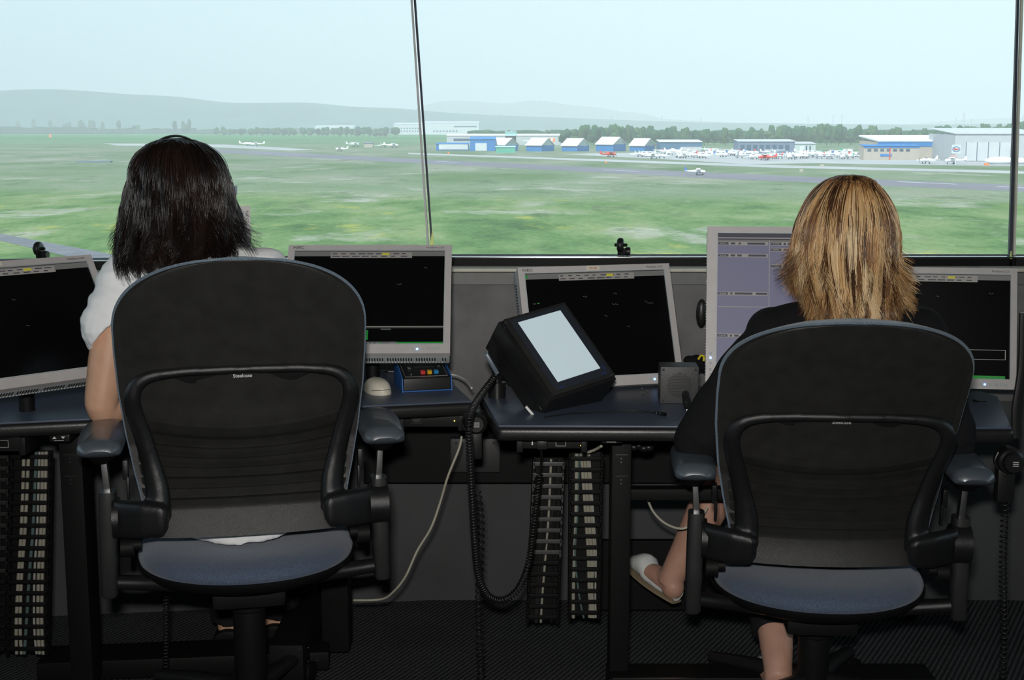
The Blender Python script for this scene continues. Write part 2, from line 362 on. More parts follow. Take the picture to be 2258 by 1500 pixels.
def tri(bm, p, s, up, y=-.001):
    z = s * .55 * (1 if up else -1)
    prism(bm, [p + Vector((-s, 0, -z)), p + Vector((s, 0, -z)), p + Vector((0, 0, z))], (0, -.0008, 0))
def updown(root, o, px, py, Y):
    c = P(px, py, Y)
    deskpart(root, o, 'height_switch', lambda bm: box(bm, c + Vector((0, .03, .004)), (.047, .06, .020), bev=.004), M['plastic2'])
    deskpart(root, o, 'arrow_marks', lambda bm: (tri(bm, c + Vector((-.011, -.0005, .005)), .005, 1), tri(bm, c + Vector((.009, -.0005, .005)), .005, 0), box(bm, c + Vector((-.001, -.0006, -.002)), (.022, .001, .0009))), M['white'])
updown(dL, oL, 131, 970, 3.04); updown(dR, oR, 1349, 973, 2.99)
def clamp(root, o, px, py):
    c = Pz(px, py, DZ)
    deskpart(root, o, 'cable_slot', lambda bm: (box(bm, c + Vector((0, 0, .001)), (.030, .010, .002)), box(bm, c + Vector((-.010, 0, .0015)), (.006, .024, .003))), M['matte'])
    deskpart(root, o, 'slot_edge', lambda bm: box(bm, c + Vector((.006, .003, .0025)), (.016, .002, .001)), M['steel'])
clamp(dL, oL, 858, 822); clamp(dR, oR, 2160, 886)
# under-desk backing and equipment panels fixed on the wall
bm = new(); a = P(800, 960, 3.70); b = P(1500, 1050, 3.70)
box(bm, ((a.x + b.x) / 2, 3.72, (a.z + b.z) / 2 + .01), (b.x - a.x, .03, a.z - b.z + .06))
tag(obj('equipment_shelf', bm, M['matte']), 'black equipment rail running behind the desks above the dark lower wall', 'rail')
bm = new(); a = P(992, 968, 3.66); b = P(1103, 1043, 3.66); c = (a + b) / 2
r = empty('cover_plate', c, None, 'dark grey cover plate with four screws behind the hanging coiled cord', 'plate')
box(bm, (0, .02, 0), (b.x - a.x, .04, a.z - b.z), bev=.006); obj('plate', bm, mat('charcoal_plate', (.035, .035, .036), .5), r)
for sx_ in (-1, 1):
    for sz_ in (-1, 1):
        bm = new(); cyl(bm, (sx_ * .052, -.002, sz_ * .036), (sx_ * .052, .002, sz_ * .036), .004, 10); obj('screw', bm, M['post'], r)

# connector boxes below the worktops
def jackbox(px0, px1, py0, py1, Y, label, items, led=None):
    a = P(px0, py0, Y); b = P(px1, py1, Y); c = (a + b) / 2; w = b.x - a.x; h = a.z - b.z
    r = empty('connector_box', (c.x, Y, c.z), None, label, 'connector box')
    bm = new(); box(bm, (0, .04, 0), (w, .08, h), bev=.003); box(bm, (-w / 2 + .006, .03, -.003), (.014, .09, h * 1.15), bev=.002); box(bm, (w / 2 - .006, .03, -.003), (.014, .09, h * 1.15), bev=.002)
    obj('box_body', bm, M['plastic2'], r)
    for (u, kind) in items:
        x = -w / 2 + u * w; bm = new()
        if kind == 'socket':
            for dx, dz, sx_, sz_ in ((0, .008, .022, .001), (0, -.008, .022, .001), (-.011, 0, .001, .017), (.011, 0, .001, .017)):
                box(bm, (x + dx, -.001, dz), (sx_, .002, sz_))
            obj('socket_frame', bm, M['silverprint'], r); bm = new(); cyl(bm, (x - .004, -.003, 0), (x - .004, 0, 0), .0045, 12); cyl(bm, (x + .005, -.003, 0), (x + .005, 0, 0), .0045, 12); obj('socket', bm, M['matte'], r)
        elif kind == 'xlr':
            lathe(bm, [(.009, 0), (.011, 0), (.011, .004), (.009, .004)], (x, 0, 0), 20, Matrix.Rotation(R(90), 3, 'X')); box(bm, (x + .014, -.001, 0), (.001, .002, .026)); box(bm, (x, -.001, -.013), (.03, .002, .001)); box(bm, (x, -.001, .013), (.02, .002, .0007))
            obj('microphone_socket', bm, M['post'], r)
        elif kind == 'switch':
            box(bm, (x, -.002, 0), (.003, .004, .010)); obj('switch', bm, M['white'], r)
        elif kind == 'plug':
            box(bm, (x, -.012, 0), (.024, .026, .022), bev=.003); obj('plug', bm, M['rubber'], r)
        elif kind == 'led':
            bm2 = new(); ell(bm2, (x, -.001, -.007), (.0016, .0016, .0016), seg=8); obj('indicator_light', bm2, M['ledy'], r); bm.free(); continue
    return r
jackbox(1140, 1293, 962, 990, 3.02, 'black connector box with sockets and black plug under the middle desk', [(.06, 'led'), (.22, 'switch'), (.36, 'plug'), (.63, 'socket'), (.92, 'led')])
jackbox(-30, 60, 962, 996, 3.02, 'black connector box under the desk at the left photo edge', [(.42, 'socket'), (.92, 'led')])
jackbox(880, 1022, 902, 942, 3.27, 'black jack panel with round microphone socket behind the left chair armrest', [(.27, 'xlr'), (.86, 'led')])
# ================================================================== CABLE CHAINS
def chain(px0, px1, px0b, px1b, py0, py1, Y, n, label, rm, cables):
    tlp, trp, blp, brp = P(px0, py0, Y), P(px1, py0, Y), P(px0b, py1, Y), P(px1b, py1, Y)
    r = empty('cable_chain', (blp.x, Y, blp.z), None, label, 'cable chain', 'vertical cable chains below the desks'); o = Vector((blp.x, Y, blp.z))
    for a, b in ((tlp, blp), (trp, brp)):
        bm = new(); tube(bm, [a - o + Vector((0, .012, 0)), b - o + Vector((0, .012, 0))], .0045, 6); obj('side_rail', bm, M['matte'], r)
    bm = new(); d = Vector((0, .03, 0)); prism(bm, [tlp - o + d, trp - o + d, brp - o + d, blp - o + d], (0, .003, 0)); obj('back_rail', bm, M['matte'], r)
    for i in range(n):
        t = (i + .3) / n; a = tlp.lerp(blp, t) - o; b = trp.lerp(brp, t) - o; m_ = (a + b) / 2; bm = new()
        box(bm, m_ + Vector((0, 0, 0)), ((b - a).length * 1.04, .004, .0105), bev=.001)
        for e_ in (a, b): box(bm, e_ + Vector((0, .006, -.004)), (.005, .016, .018), bev=.001)
        obj('rung', bm, rm if i < n * .6 else M['matte'], r)
    for (u0, u1, u2, w, m_) in cables:
        pts = [];
        for t, u in ((.0, u0), (.35, (u0 + u1) / 2 + .02), (.6, u1), (.85, (u1 + u2) / 2 - .02), (1.0, u2)):
            pts.append(tlp.lerp(blp, t).lerp(trp.lerp(brp, t), u) - o + Vector((0, .014 + random.random() * .006, 0)))
        bm = new(); tube(bm, pts, w, 8, 4); obj('cable', bm, m_, r)
    return r
greyrung = mat('pale_grey_rung', (.07, .07, .07), .45)  # upper rungs paler grey than the lower ones
C, CG, CW = M['chaincable'], mat('shaded_green_cable', (.09, .15, .145), .6), mat('shaded_pale_cable', (.36, .36, .33), .6)  # cable colours darkened where the flash falls off below the desks
chain(22, 108, 12, 100, 1000, 1448, 3.20, 18, 'black ladder-like cable chain with beige cables beside the left desk leg', M['matte'],
      [(.30, .22, .22, .0042, C), (.42, .3, .34, .0042, C), (.62, .5, .42, .004, CG), (.78, .72, .8, .0042, C), (.86, .82, .9, .0042, C), (.7, .62, .72, .003, CW)])
chain(-40, 16, -40, 12, 1000, 1448, 3.26, 18, 'black cable chain cut by the left photo edge', M['post'], [(.3, .4, .3, .004, CG), (.6, .6, .6, .004, M['rubber'])])
chain(1178, 1243, 1163, 1229, 1016, 1378, 3.28, 15, 'cable chain with pale grey upper rungs hanging beside the coiled cord loop', greyrung,
      [(.58, .52, .45, .003, C), (.88, .45, .3, .0035, M['post']), (.3, .32, .28, .003, M['post']), (.75, .8, .8, .003, M['rubber'])])
chain(1258, 1328, 1256, 1320, 1004, 1368, 3.24, 15, 'black cable chain with bundled beige cables next to the middle desk leg', M['matte'],
      [(.35, .62, .78, .0042, C), (.45, .72, .86, .0042, C), (.55, .82, .7, .0042, C), (.2, .16, .14, .0042, C), (.28, .18, .5, .0025, CG), (.6, .88, .92, .0025, CW)])

# ================================================================== CORDS
def coil(name, pts, label, rad=.0075, wire=.0022, pitch=.0068, m='rubber', cat='cord'):
    P_ = catmull(pts, 14); L = [0]
    for a, b in zip(P_, P_[1:]): L.append(L[-1] + (b - a).length)
    tot = L[-1]; turns = tot / pitch; n = int(turns * 9); out = []; u = Vector((1, 0, 0))
    X = [p.x for p in P_]; Y = [p.y for p in P_]; Z = [p.z for p in P_]
    def at(s): return Vector((np.interp(s, L, X), np.interp(s, L, Y), np.interp(s, L, Z)))
    for i in range(n + 1):
        s = tot * i / n; t = (at(min(s + .002, tot)) - at(max(s - .002, 0))).normalized(); u = (u - t * u.dot(t)).normalized(); v = t.cross(u)
        a = 2 * math.pi * turns * i / n; out.append(at(s) + (u * math.cos(a) + v * math.sin(a)) * rad)
    bm = new(); tube(bm, out, wire, 5); o = obj(name, bm, M[m], None, 180); tag(o, label, cat); return o
coil('coiled_cord', [P(1092, 830, 3.14), P(1068, 862, 3.10), P(1046, 895, 3.0), P(1034, 935, 2.93), P(1036, 1000, 2.93), P(1041, 1100, 2.95), P(1047, 1200, 2.97), P(1056, 1275, 3.0), P(1078, 1315, 3.03), P(1112, 1323, 3.05), P(1145, 1295, 3.07), P(1166, 1240, 3.1), P(1178, 1150, 3.1), P(1186, 1080, 3.1), P(1190, 1045, 3.1)],
     'long black coiled cord looping down from the touch panel stand and up again', .0068, .0024, .0072)
bm = new(); tube(bm, [P(1190, 1045, 3.1), P(1194, 1012, 3.08), P(1193, 990, 3.03)], .0028, 8, 5); tag(obj('cord_end', bm, M['rubber']), 'straight end of the looping coiled cord below the connector box plug', 'cord')
coil('coiled_cord', [P(1052, 1085, 3.25), P(1060, 1150, 3.25), P(1058, 1260, 3.22), P(1056, 1360, 3.15), P(1060, 1480, 3.1), P(1060, 1540, 3.08)], 'slack black coiled cord hanging straight down behind the looping one', .009, .0018, .016)
coil('coiled_cord', [P(2214, 1030, 3.0), P(2216, 1120, 3.02), P(2212, 1250, 3.04), P(2214, 1400, 3.08), P(2210, 1530, 3.1)], 'black coiled cord hanging below the round handset at the right photo edge', .008, .0022, .013)
coil('coiled_cord', [P(366, 1290, 3.1), P(366, 1400, 3.12), P(364, 1530, 3.14)], 'dark coiled cord hanging below the left chair seat', .006, .0018, .009)
bm = new(); tube(bm, [P(1018, 962, 3.28), P(1012, 990, 3.28), P(988, 1050, 3.28), P(970, 1110, 3.3), P(950, 1165, 3.3), P(920, 1215, 3.3), P(895, 1270, 3.3), P(868, 1305, 3.32), P(840, 1322, 3.35), P(780, 1324, 3.38)], .0029, 8, 6)
tag(obj('beige_cable', bm, M['cable']), 'thin beige cable hanging free between the left chair and the coiled cord', 'cable')
bm = new(); tube(bm, [P(1424, 1090, 3.3), P(1440, 1128, 3.3), P(1468, 1155, 3.3), P(1505, 1166, 3.3), P(1540, 1148, 3.3), P(1560, 1120, 3.32)], .003, 8, 6)
tag(obj('beige_cable', bm, M['cable']), 'short beige cable sagging behind the left armrest of the right chair', 'cable')
bm = new(); tube(bm, [P(1296, 998, 3.2), P(1312, 992, 3.18), P(1326, 984, 3.15)], .0035, 8, 5); tag(obj('beige_cable', bm, M['cable']), 'short beige cable stub above the beige-filled cable chain', 'cable')
bm = new(); tube(bm, [Pz(985, 826, DZ + .004), Pz(1005, 828, DZ + .003), Pz(1025, 838, DZ + .003), Pz(1040, 856, DZ + .003)], .0025, 8, 6)
tag(obj('beige_cable', bm, M['cablew']), 'pale cable lying on the left desk end beside the control box', 'cable')
# round handsets hooked under the desks
def handset(px, py, Y, label, s=1):
    c = P(px, py, Y); r = empty('headset_jack', c, None, label, 'jack')
    rx_ = Matrix.Rotation(R(90), 3, 'X')
    bm = new(); lathe(bm, [(.001, .03 * s), (.018 * s, .03 * s), (.021 * s, .026 * s), (.021 * s, .016 * s), (.026 * s, .012 * s), (.028 * s, 0), (.028 * s, -.02)], (0, 0, 0), 28, rx_); obj('round_body', bm, M['rubber'], r)
    bm = new(); box(bm, (-.004, .012, -.05 * s), (.038 * s, .03, .08 * s), bev=.01); obj('lower_body', bm, M['rubber'], r)
    bm = new()
    for i in range(3): box(bm, (.002, -.0308 * s, (i - 1) * .0045), (.013, .0012, .0013))
    obj('stripe_marks', bm, M['white'], r)
    bm = new(); tube(bm, [(-.026, .0, -.02), (-.033, 0, .0), (-.026, 0, .02)], .003, 8, 5); obj('guard_ring', bm, M['plastic2'], r)
handset(1050, 931, 3.1, 'round black jack housing with three white stripes where the two desks meet', 1)
handset(2226, 1016, 3.0, 'round black jack housing with stripes at the right photo edge', 1.1)
bm = new(); p = P(2246, 900, 3.05); tube(bm, [p + Vector((0, 0, .22)), p + Vector((.004, 0, .1)), p + Vector((-.004, 0, 0)), p + Vector((.0, 0, -.07))], .012, 10, 5, .5)
tag(obj('hanging_cable_bundle', bm, M['rubber']), 'dark cable bundle hanging at the right photo edge beside the right desk', 'cable')
bm = new(); a = P(1392, 985, 3.2)
for i in range(4): ell(bm, a + Vector((.012 * i + .006, 0, .004 * math.sin(i * 2))), (.014, .014, .010), seg=10)
tube(bm, [a, a + Vector((-.01, .03, .02))], .004, 8); tag(obj('hanging_plug_cluster', bm, M['rubber']), 'cluster of black plugs hanging right of the middle desk leg', 'plugs')

# ================================================================== MONITORS
MW, MH = .412, .318
def ring(bm, x0, z0, x1, z1, t, y0, y1, mi=0, bev=.002, tb=None, tt=None):
    """rectangular frame from four mitred bars"""
    tb = tb or t; tt = tt or t
    X0, Z0, X1, Z1 = x0 + t, z0 + tb, x1 - t, z1 - tt
    for q in (((x0, z0), (x1, z0), (X1, Z0), (X0, Z0)), ((x1, z0), (x1, z1), (X1, Z1), (X1, Z0)), ((x1, z1), (x0, z1), (X0, Z1), (X1, Z1)), ((x0, z1), (x0, z0), (X0, Z0), (X0, Z1))):
        prism(bm, [(a, y0, b) for a, b in q], (0, y1 - y0, 0), mi)
def monitor(pos, yaw, tilt, portrait, label, gfx, sticker=None):
    rot = RM(yaw, tilt) @ (Matrix.Rotation(R(90), 3, 'Y') if portrait else Matrix.Identity(3))
    r = empty('monitor', pos, rot, label, 'monitor', 'grey flat monitors along the console')
    x0, x1, z1 = -MW / 2, MW / 2, MH / 2; z0 = -MH / 2
    bm = new(); box(bm, (0, .030, 0), (MW - .002, .045, MH - .002), bev=.006); box(bm, (0, .066, .01), (MW * .7, .035, MH * .6), bev=.015)
    obj('housing', bm, M['bezelside'], r)
    bm = new(); ring(bm, x0, z0, x1, z1, .0165, -.001, .012, tb=.026); obj('bezel', bm, M['bezel'], r, 30)
    bm = new(); ring(bm, x0 + .0150, z0 + .0245, x1 - .0150, z1 - .015, .0022, -.0025, .001); obj('inner_lip', bm, M['bezelside'], r, 30)
    bm = new(); X0, X1, Z0, Z1 = x0 + .0165, x1 - .0165, z0 + .026, z1 - .0165
    box(bm, ((X0 + X1) / 2, .006, (Z0 + Z1) / 2), (X1 - X0, .006, Z1 - Z0)); sc = obj('screen', bm, M['screen'], r)
    bm = new(); n = 62
    for i in range(n):
        if i % 10 in (8, 9) and i % 3: continue
        x = x0 + .012 + (MW - .024) * i / (n - 1); box(bm, (x, .030, -MH / 2 + .0008), (.0028, .012, .0016))
    obj('vent_slots', bm, M['dark'], r)
    bm = new()
    for i in range(50): box(bm, (x0 + .02 + (MW - .04) * i / 49, .044, -MH / 2 + .0006), (.003, .003, .0012))
    obj('vent_ribs', bm, M['white'], r)
    bm = new()
    for i in range(34):
        z = z0 + .03 + (MH - .07) * i / 33
        for sx_ in (-1, 1): box(bm, (sx_ * (MW / 2 - .0008), .034, z), (.0015, .012, .0022))
    obj('side_vents', bm, M['dark'], r)
    zb = z0 + .012
    for bx, w in ((.128, .006), (.152, .006), (.168, .006), (.186, .018)):
        bm = new(); box(bm, (bx - .012, -.0015, zb), (w, .002, .006), bev=.0009); obj('button', bm, M['bezelside'], r)
    bm = new(); box(bm, (.1265, -.0015, zb), (.0042, .0015, .0042)); obj('power_light', bm, M['led'], r)
    text('NEC', .0105, Matrix.Translation((x0 + .026, -.0014, z1 - .0085)) @ Matrix.Scale(1.5, 4, (1, 0, 0)) @ FACE_BACK if False else Matrix.Translation((x0 + .026, -.0014, z1 - .0085)) @ FACE_BACK @ Matrix.Diagonal((1.35, 1, 1, 1)), M['print'], r, bold=.0001)
    text('MultiSync LCD', .0075, Matrix.Translation((x1 - .042, -.0014, z1 - .0085)) @ FACE_BACK, M['print'], r)
    if sticker:
        bm = new(); box(bm, (sticker[1], -.0018, z1 - .0078), (.036, .0008, .0125)); s_ = obj('sticker', bm, M['beige'], r)
        text(sticker[0], .0075, Matrix.Translation((sticker[1], -.0026, z1 - .0078)) @ FACE_BACK, mat('red_print', (.5, .15, .08), .6), s_)
    # graphics: u,v in screen coordinates as seen upright
    mats = []; bm = new(); sw, sh = X1 - X0, Z1 - Z0
    for g in gfx:
        u0, v0, u1, v1, key = g
        if key not in mats: mats.append(key)
        if portrait:   # screen upright is rotated a quarter turn
            a, b, c, d = X0 + (1 - v1) * sw, Z0 + u0 * sh, X0 + (1 - v0) * sw, Z0 + u1 * sh
        else: a, b, c, d = X0 + u0 * sw, Z0 + v0 * sh, X0 + u1 * sw, Z0 + v1 * sh
        dy = .00002 * len(bm.faces) * .2
        box(bm, ((a + c) / 2, .0028 - dy, (b + d) / 2), (max(c - a, .0003), .0005, max(d - b, .0003)), mi=mats.index(key))
    if gfx: obj('screen_graphics', bm, [M[k_] for k_ in mats], sc, None)
    # support arm down to behind the desk
    inv = rot.transposed(); down = inv @ Vector((0, 0, -1)); back = inv @ Vector((0, 1, 0))
    st = Vector((0, .075, .01)); el = st + back * .04; bm = new(); cyl(bm, (0, .05, .01), el, .022, 14); ft = el + down * (pos[2] - (DZ - .02 if pos[1] < 3.46 else .02) + .01 + (inv.transposed() @ el).z)
    if portrait: pass
    cyl(bm, el + back * .0 + down * -.03, ft, .018, 14); lathe(bm, [(.06, 0), (.06, .012)], (0, 0, 0), 4) if False else None
    obj('support_post', bm, M['matte'], r)
    return r
def rowtext(v, u0, u1, n, key='g_dim', h=.008):
    out = []
    u = u0
    for i in range(n):
        w = (u1 - u0) / n * random.uniform(.4, .85); out.append((u, v, u + w, v + h, key)); u += (u1 - u0) / n
    return out
def marks(n, seed):
    q = random.Random(seed); out = []
    for i in range(n):
        u, v = q.uniform(.1, .9), q.uniform(.2, .85)
        for j in range(q.randint(2, 4)): out.append((u + j * .011, v - j % 2 * .006, u + j * .011 + .007, v + .004 - j % 2 * .006, 'g_dim'))
    return out
def topbar(hl=True):
    g = [(0, .945, 1, .995, 'g_bar'), (.24, .925, .78, .985, 'g_bar2')] + rowtext(.965, .25, .77, 9, 'g_head', .009) + rowtext(.937, .25, .77, 8, 'g_head', .009)
    if hl: g.append((.58, .955, .63, .978, 'g_yel'))
    return g
gM1 = topbar() + marks(5, 1)
gM2 = topbar() + marks(4, 2) + [(.3, .185, 1, .190, 'g_line'), (.3, .172, 1, .175, 'g_line'), (.3, .0, .7, .03, 'g_bar'), (.70, 0, 1, .028, 'g_green'), (.585, .003, .60, .026, 'g_green'), (.5, .05, .515, .15, 'g_green'), (.595, .155, .66, .163, 'g_dim')] + rowtext(.01, .5, .58, 3, 'g_head', .012) + rowtext(.01, .605, .66, 3, 'g_head', .012)
gM3 = topbar() + marks(8, 5) + [(.005, .955, .02, .985, 'g_green'), (.07, .71, .085, .72, 'g_green'), (.04, .708, .06, .712, 'g_dim')]
gM5 = topbar() + marks(7, 9) + [(.3, .275, .97, .279, 'g_line'), (.3, .185, .97, .189, 'g_line'), (.968, .185, .972, .279, 'g_line'), (.2, 0, .97, .032, 'g_green')]
def portrait_gfx(full):
    g = [(0, 0, 1, 1, 'g_purp'), (0, .955, 1, 1, 'g_head'), (0, .965, 1, .972, 'g_tag'), (0, .94, 1, .955, 'g_bar')]
    g += [(.465, .0, .472, .955, 'g_tag')]
    for v, u0, u1 in ((.925, .01, .455), (.845, .01, .455), (.59, .01, .455), (.31, .01, .455), (.925, .485, .98), (.885, .485, .98), (.775, .485, .98), (.49, .485, .98)):
        g += [(u0, v - .006, u1, v + .018, 'g_tag'), (u0, v - .002, u0 + .09, v + .014, 'g_head')]
        q = random.Random(int(v * 999 + u0 * 77)); u = u0 + .11
        while u < u1 - .03:
            w = q.choice((.02, .04, .04, .16)); w = min(w, u1 - u - .005); g.append((u, v - .001, u + w, v + .013, 'g_head')); u += w + q.choice((.02, .03, .06))
        g += rowtext(v + .003, u0 + .015, u0 + .075, 3, 'g_tag', .006)
    g += [(.01, .505, .46, .510, 'g_tag'), (0, 0, 1, .03, 'g_green'), (.0, .035, .2, .055, 'g_bar')]
    return g
monitor((-1.091, 3.043, .945), 45, 35, False, 'black-screened landscape monitor cut by the left photo edge, leaning back', gM1, ('MU-05', -.035))
monitor((-.815, 3.40, .977), 10, 10, True, 'upright portrait monitor behind the head of the dark-haired person', portrait_gfx(1))
monitor((-.357, 3.337, .960), .8, 39.8, False, 'landscape monitor just right of the left chair, above the blue control box', gM2)
monitor((.228, 3.440, .877), 15.5, 21.7, False, 'landscape monitor partly behind the tilted touch panel, cream sticker on top', gM3, ('MU-04', -.005))
monitor((.646, 3.37, .930), -6, 14, True, 'tall portrait monitor with purple-grey page between speaker and blond head', portrait_gfx(0))
monitor((1.117, 3.55, .855), -8, 12, False, 'landscape monitor right of the blond person with green bar at its bottom', gM5)

# ================================================================== TOUCH PANEL
rot = RM(27.1, 45.3, -12.2)
r = empty('touch_panel', (.109, 3.184, .856), rot, 'black box touch panel with blank pale screen tilted above the middle desk', 'touch panel')
w, h = .2, .24
bm = new(); box(bm, (0, .032, 0), (w, .058, h), bev=.003); prism(bm, [(-w / 2 + .001, .06, -h / 2 + .001), (w / 2 - .001, .06, -h / 2 + .001), (w / 2 - .001, .06, h / 2 - .001), (-w / 2 + .001, .06, h / 2 - .001)], (0, .045, 0)); obj('case', bm, M['plastic2'], r)
bm = new(); box(bm, (.004, -.001, .002), (w * .93, .008, h * .97), bev=.002); obj('front_plate', bm, M['plastic'], r)
bm = new(); box(bm, (.006, -.0055, .002), (w * .83, .003, h * .9), bev=.001); sf = obj('glass_surround', bm, mat('dark_blue_grey_glass', (.03, .036, .048), .2), r)
bm = new(); box(bm, (.004, -.0075, .006), (w * .64, .0015, h * .76)); obj('touch_screen', bm, mat('pale_screen', (.35, .42, .45), .25, emit=(.50, .61, .65), estr=.62, var=.03, scale=14), r)
for sx_ in (-1, 1):
    for sz_ in (-1, 1):
        bm = new(); cyl(bm, (sx_ * w * .44, -.0065, sz_ * h * .455), (sx_ * w * .44, -.004, sz_ * h * .455), .003, 10); obj('screw', bm, M['steel'], r)
bm = new()
for (x, z, a, b) in ((.078, -.085, .002, .012), (.07, -.1, .012, .002), (-.06, -.1, .010, .002)): box(bm, (x, -.0073, z), (a, .001, b))
obj('blue_marks', bm, mat('blue_marks', (.02, .05, .3), .4), r)
inv = rot.transposed(); tow = lambda p: inv @ (Vector(p) - Vector((.109, 3.184, .856)))
base = Pz(1096, 876, DZ)
bm = new(); cyl(bm, tow(base), tow(base + Vector((0, 0, .038))), .0215, 24); cyl(bm, tow(base + Vector((0, 0, .036))), tow(base + Vector((0, 0, .075))), .012, 16)
tube(bm, [tow(base + Vector((0, 0, .07))), tow(base + Vector((.02, .02, .1))), tow(base + Vector((.07, .03, .13)))], .014, 12, 4); obj('stand_post', bm, M['plastic2'], r, 40)
bm = new(); c = P(1085, 800, 3.2); box(bm, tow(c), (.010, .05, .055), inv @ Matrix.Rotation(R(-30), 3, 'Y'), bev=.002); obj('bracket', bm, mat('bracket_grey', (.10, .13, .16), .35), r)
bm = new(); c = Pz(1168, 906, DZ + .008); box(bm, tow(c), (.006, .012, .028), inv @ Matrix.Rotation(R(-40), 3, 'Y'), bev=.002); obj('white_tab', bm, M['white'], r)
bm = new(); c = Pz(1190, 905, DZ + .003); tube(bm, [tow(c), tow(c + Vector((.03, .02, .03))), tow(Vector((.13, 3.22, .80)))], .02, 12, 5); obj('front_foot', bm, M['plastic2'], r)

# ================================================================== DESKTOP ITEMS
c = Pz(832, 864, DZ); r = empty('computer_mouse', c, rz(R(24)), 'beige computer mouse on the left desk beside the chair back', 'mouse')
bm = new(); rings = []
for i in range(17):
    t = i / 16; y = -.056 + .112 * t; hw = .029 * math.sqrt(max(0.02, 1 - abs(2 * t - 1) ** 3.2)); hh = .036 * math.sqrt(max(.03, 1 - abs(2 * t - .92) ** 2.6)) if t < .98 else .008
    rings.append([Vector((hw * math.copysign(abs(math.cos(a)) ** .75, math.cos(a)), y, max(0, hh * (abs(math.sin(a)) ** .8) * (1 if math.sin(a) > 0 else 0)))) for a in [2 * math.pi * j / 24 for j in range(24)]])
loft(bm, rings); obj('mouse_body', bm, M['beige'], r, 60)
bm = new(); tube(bm, [(-.028, -.04, .012), (-.0, -.057, .014), (.028, -.04, .012)], .0008, 6, 6); obj('seam', bm, M['print'], r)
bm = new(); box(bm, (0, .02, .034), (.004, .018, .004), bev=.001); obj('scroll_wheel', bm, M['print'], r)
# blue control box
a = Pz(888, 866, DZ); b = Pz(997, 862, DZ); yaw = math.atan2(b.y - a.y, b.x - a.x); w = (b - a).length; c = (a + b) / 2
r = empty('control_box', c, rz(yaw + R(3)), 'black control box with blue metal sides and three coloured keys', 'control box')
d = .125; hf, hb = .034, .062
bm = new(); prism(bm, [(-w / 2 + .003, .002, .004), (-w / 2 + .003, d, .004), (-w / 2 + .003, d, hb), (-w / 2 + .003, .004, hf)], (w - .006, 0, 0), bev=.002); obj('box_body', bm, M['plastic2'], r)
for s_ in (-1, 1):
    bm = new(); prism(bm, [(s_ * w / 2 - .0015, 0, 0), (s_ * w / 2 - .0015, d + .006, 0), (s_ * w / 2 - .0015, d + .006, hb + .012), (s_ * w / 2 - .0015, .004, hf + .002)], (.003, 0, 0), bev=.0008); obj('side_panel', bm, M['blue'], r)
bm = new(); box(bm, (0, d / 2, .0025), (w, d, .003)); obj('base_plate', bm, M['blue'], r)
sl = math.atan2(hb - hf, d - .004); T = Matrix.Translation((0, .004, hf + .0006)) @ Matrix.Rotation(sl, 4, 'X')
def onslope(name, bm, m): bm.transform(T); return obj(name, bm, m, r)
for x, m_ in ((-.004, 'red'), (.013, 'yellow'), (.030, 'bluekey')):
    bm = new(); box(bm, (x - .002, .028, .004), (.012, .013, .008), bev=.002); onslope('key', bm, M[m_])
bm = new(); box(bm, (.004, .075, .001), (.052, .016, .002)); onslope('display', bm, M['post'])
bm = new()
for x, y, sx_, sy in ((0, .008, w * .86, .0006), (0, .113, w * .86, .0006), (-w * .43, .06, .0006, .105), (w * .43, .06, .0006, .105), (0, .1, .05, .0006), (-.035, .07, .008, .001), (-.035, .06, .008, .001), (.043, .07, .006, .003), (.043, .09, .006, .001), (-.004, .04, .007, .001), (.013, .04, .007, .001), (.03, .04, .007, .001), (-.036, .085, .02, .0006)): box(bm, (x, y, .0012), (sx_, sy, .0008))
onslope('printed_lines', bm, M['silverprint'])
bm = new(); ell(bm, (-.037, .02, .002), (.003, .003, .002), seg=10); onslope('knob', bm, M['steel'])
# speaker box
a = Pz(1455, 891, DZ); b = Pz(1541, 893, DZ); w = b.x - a.x; r = empty('desk_speaker', ((a.x + b.x) / 2, a.y, DZ), rz(R(-2)), 'small square dark grey loudspeaker with round perforated grille on the desk', 'speaker')
hs = w * .98; bm = new(); box(bm, (0, .035, hs / 2), (w, .07, hs), bev=.004); obj('cabinet', bm, mat('dark_grey_speaker', (.055, .055, .056), .5, bump=.2), r)
bm = new()
for i in range(-8, 9):
    for j in range(-9, 10):
        x = (i + (.5 if j % 2 else 0)) * .0042; z = j * .0037
        if x * x + z * z < .030 ** 2: cyl(bm, (x, -.0006, hs / 2 + z), (x, .0006, hs / 2 + z), .0015, 6)
obj('grille_holes', bm, M['dark'], r, None)
for sx_ in (-1, 1):
    for sz_ in (-1, 1):
        bm = new(); cyl(bm, (sx_ * w * .42, -.0015, hs / 2 + sz_ * hs * .42), (sx_ * w * .42, .001, hs / 2 + sz_ * hs * .42), .003, 10); obj('screw', bm, M['dark'], r)
# black device with silver end leaning by the speaker
c = Pz(1518, 910, DZ); r = empty('push_to_talk_handle', c, rz(R(5)), 'small black ribbed handle with silver end in front of the desk speaker', 'handle')
bm = new(); tube(bm, [(0, 0, .01), (0, .02, .024), (.002, .045, .036)], [.008, .010, .009], 12, 4); obj('grip', bm, M['rubber'], r)
bm = new()
for i in range(6): tube(bm, [(-.008, .006 + i * .006, .021 + i * .0035), (0, .005 + i * .006, .026 + i * .0035), (.008, .006 + i * .006, .021 + i * .0035)], .001, 6)
obj('ribs', bm, M['post'], r)
bm = new(); box(bm, (0, -.003, .006), (.013, .006, .006), bev=.001); obj('silver_end', bm, M['steel'], r)
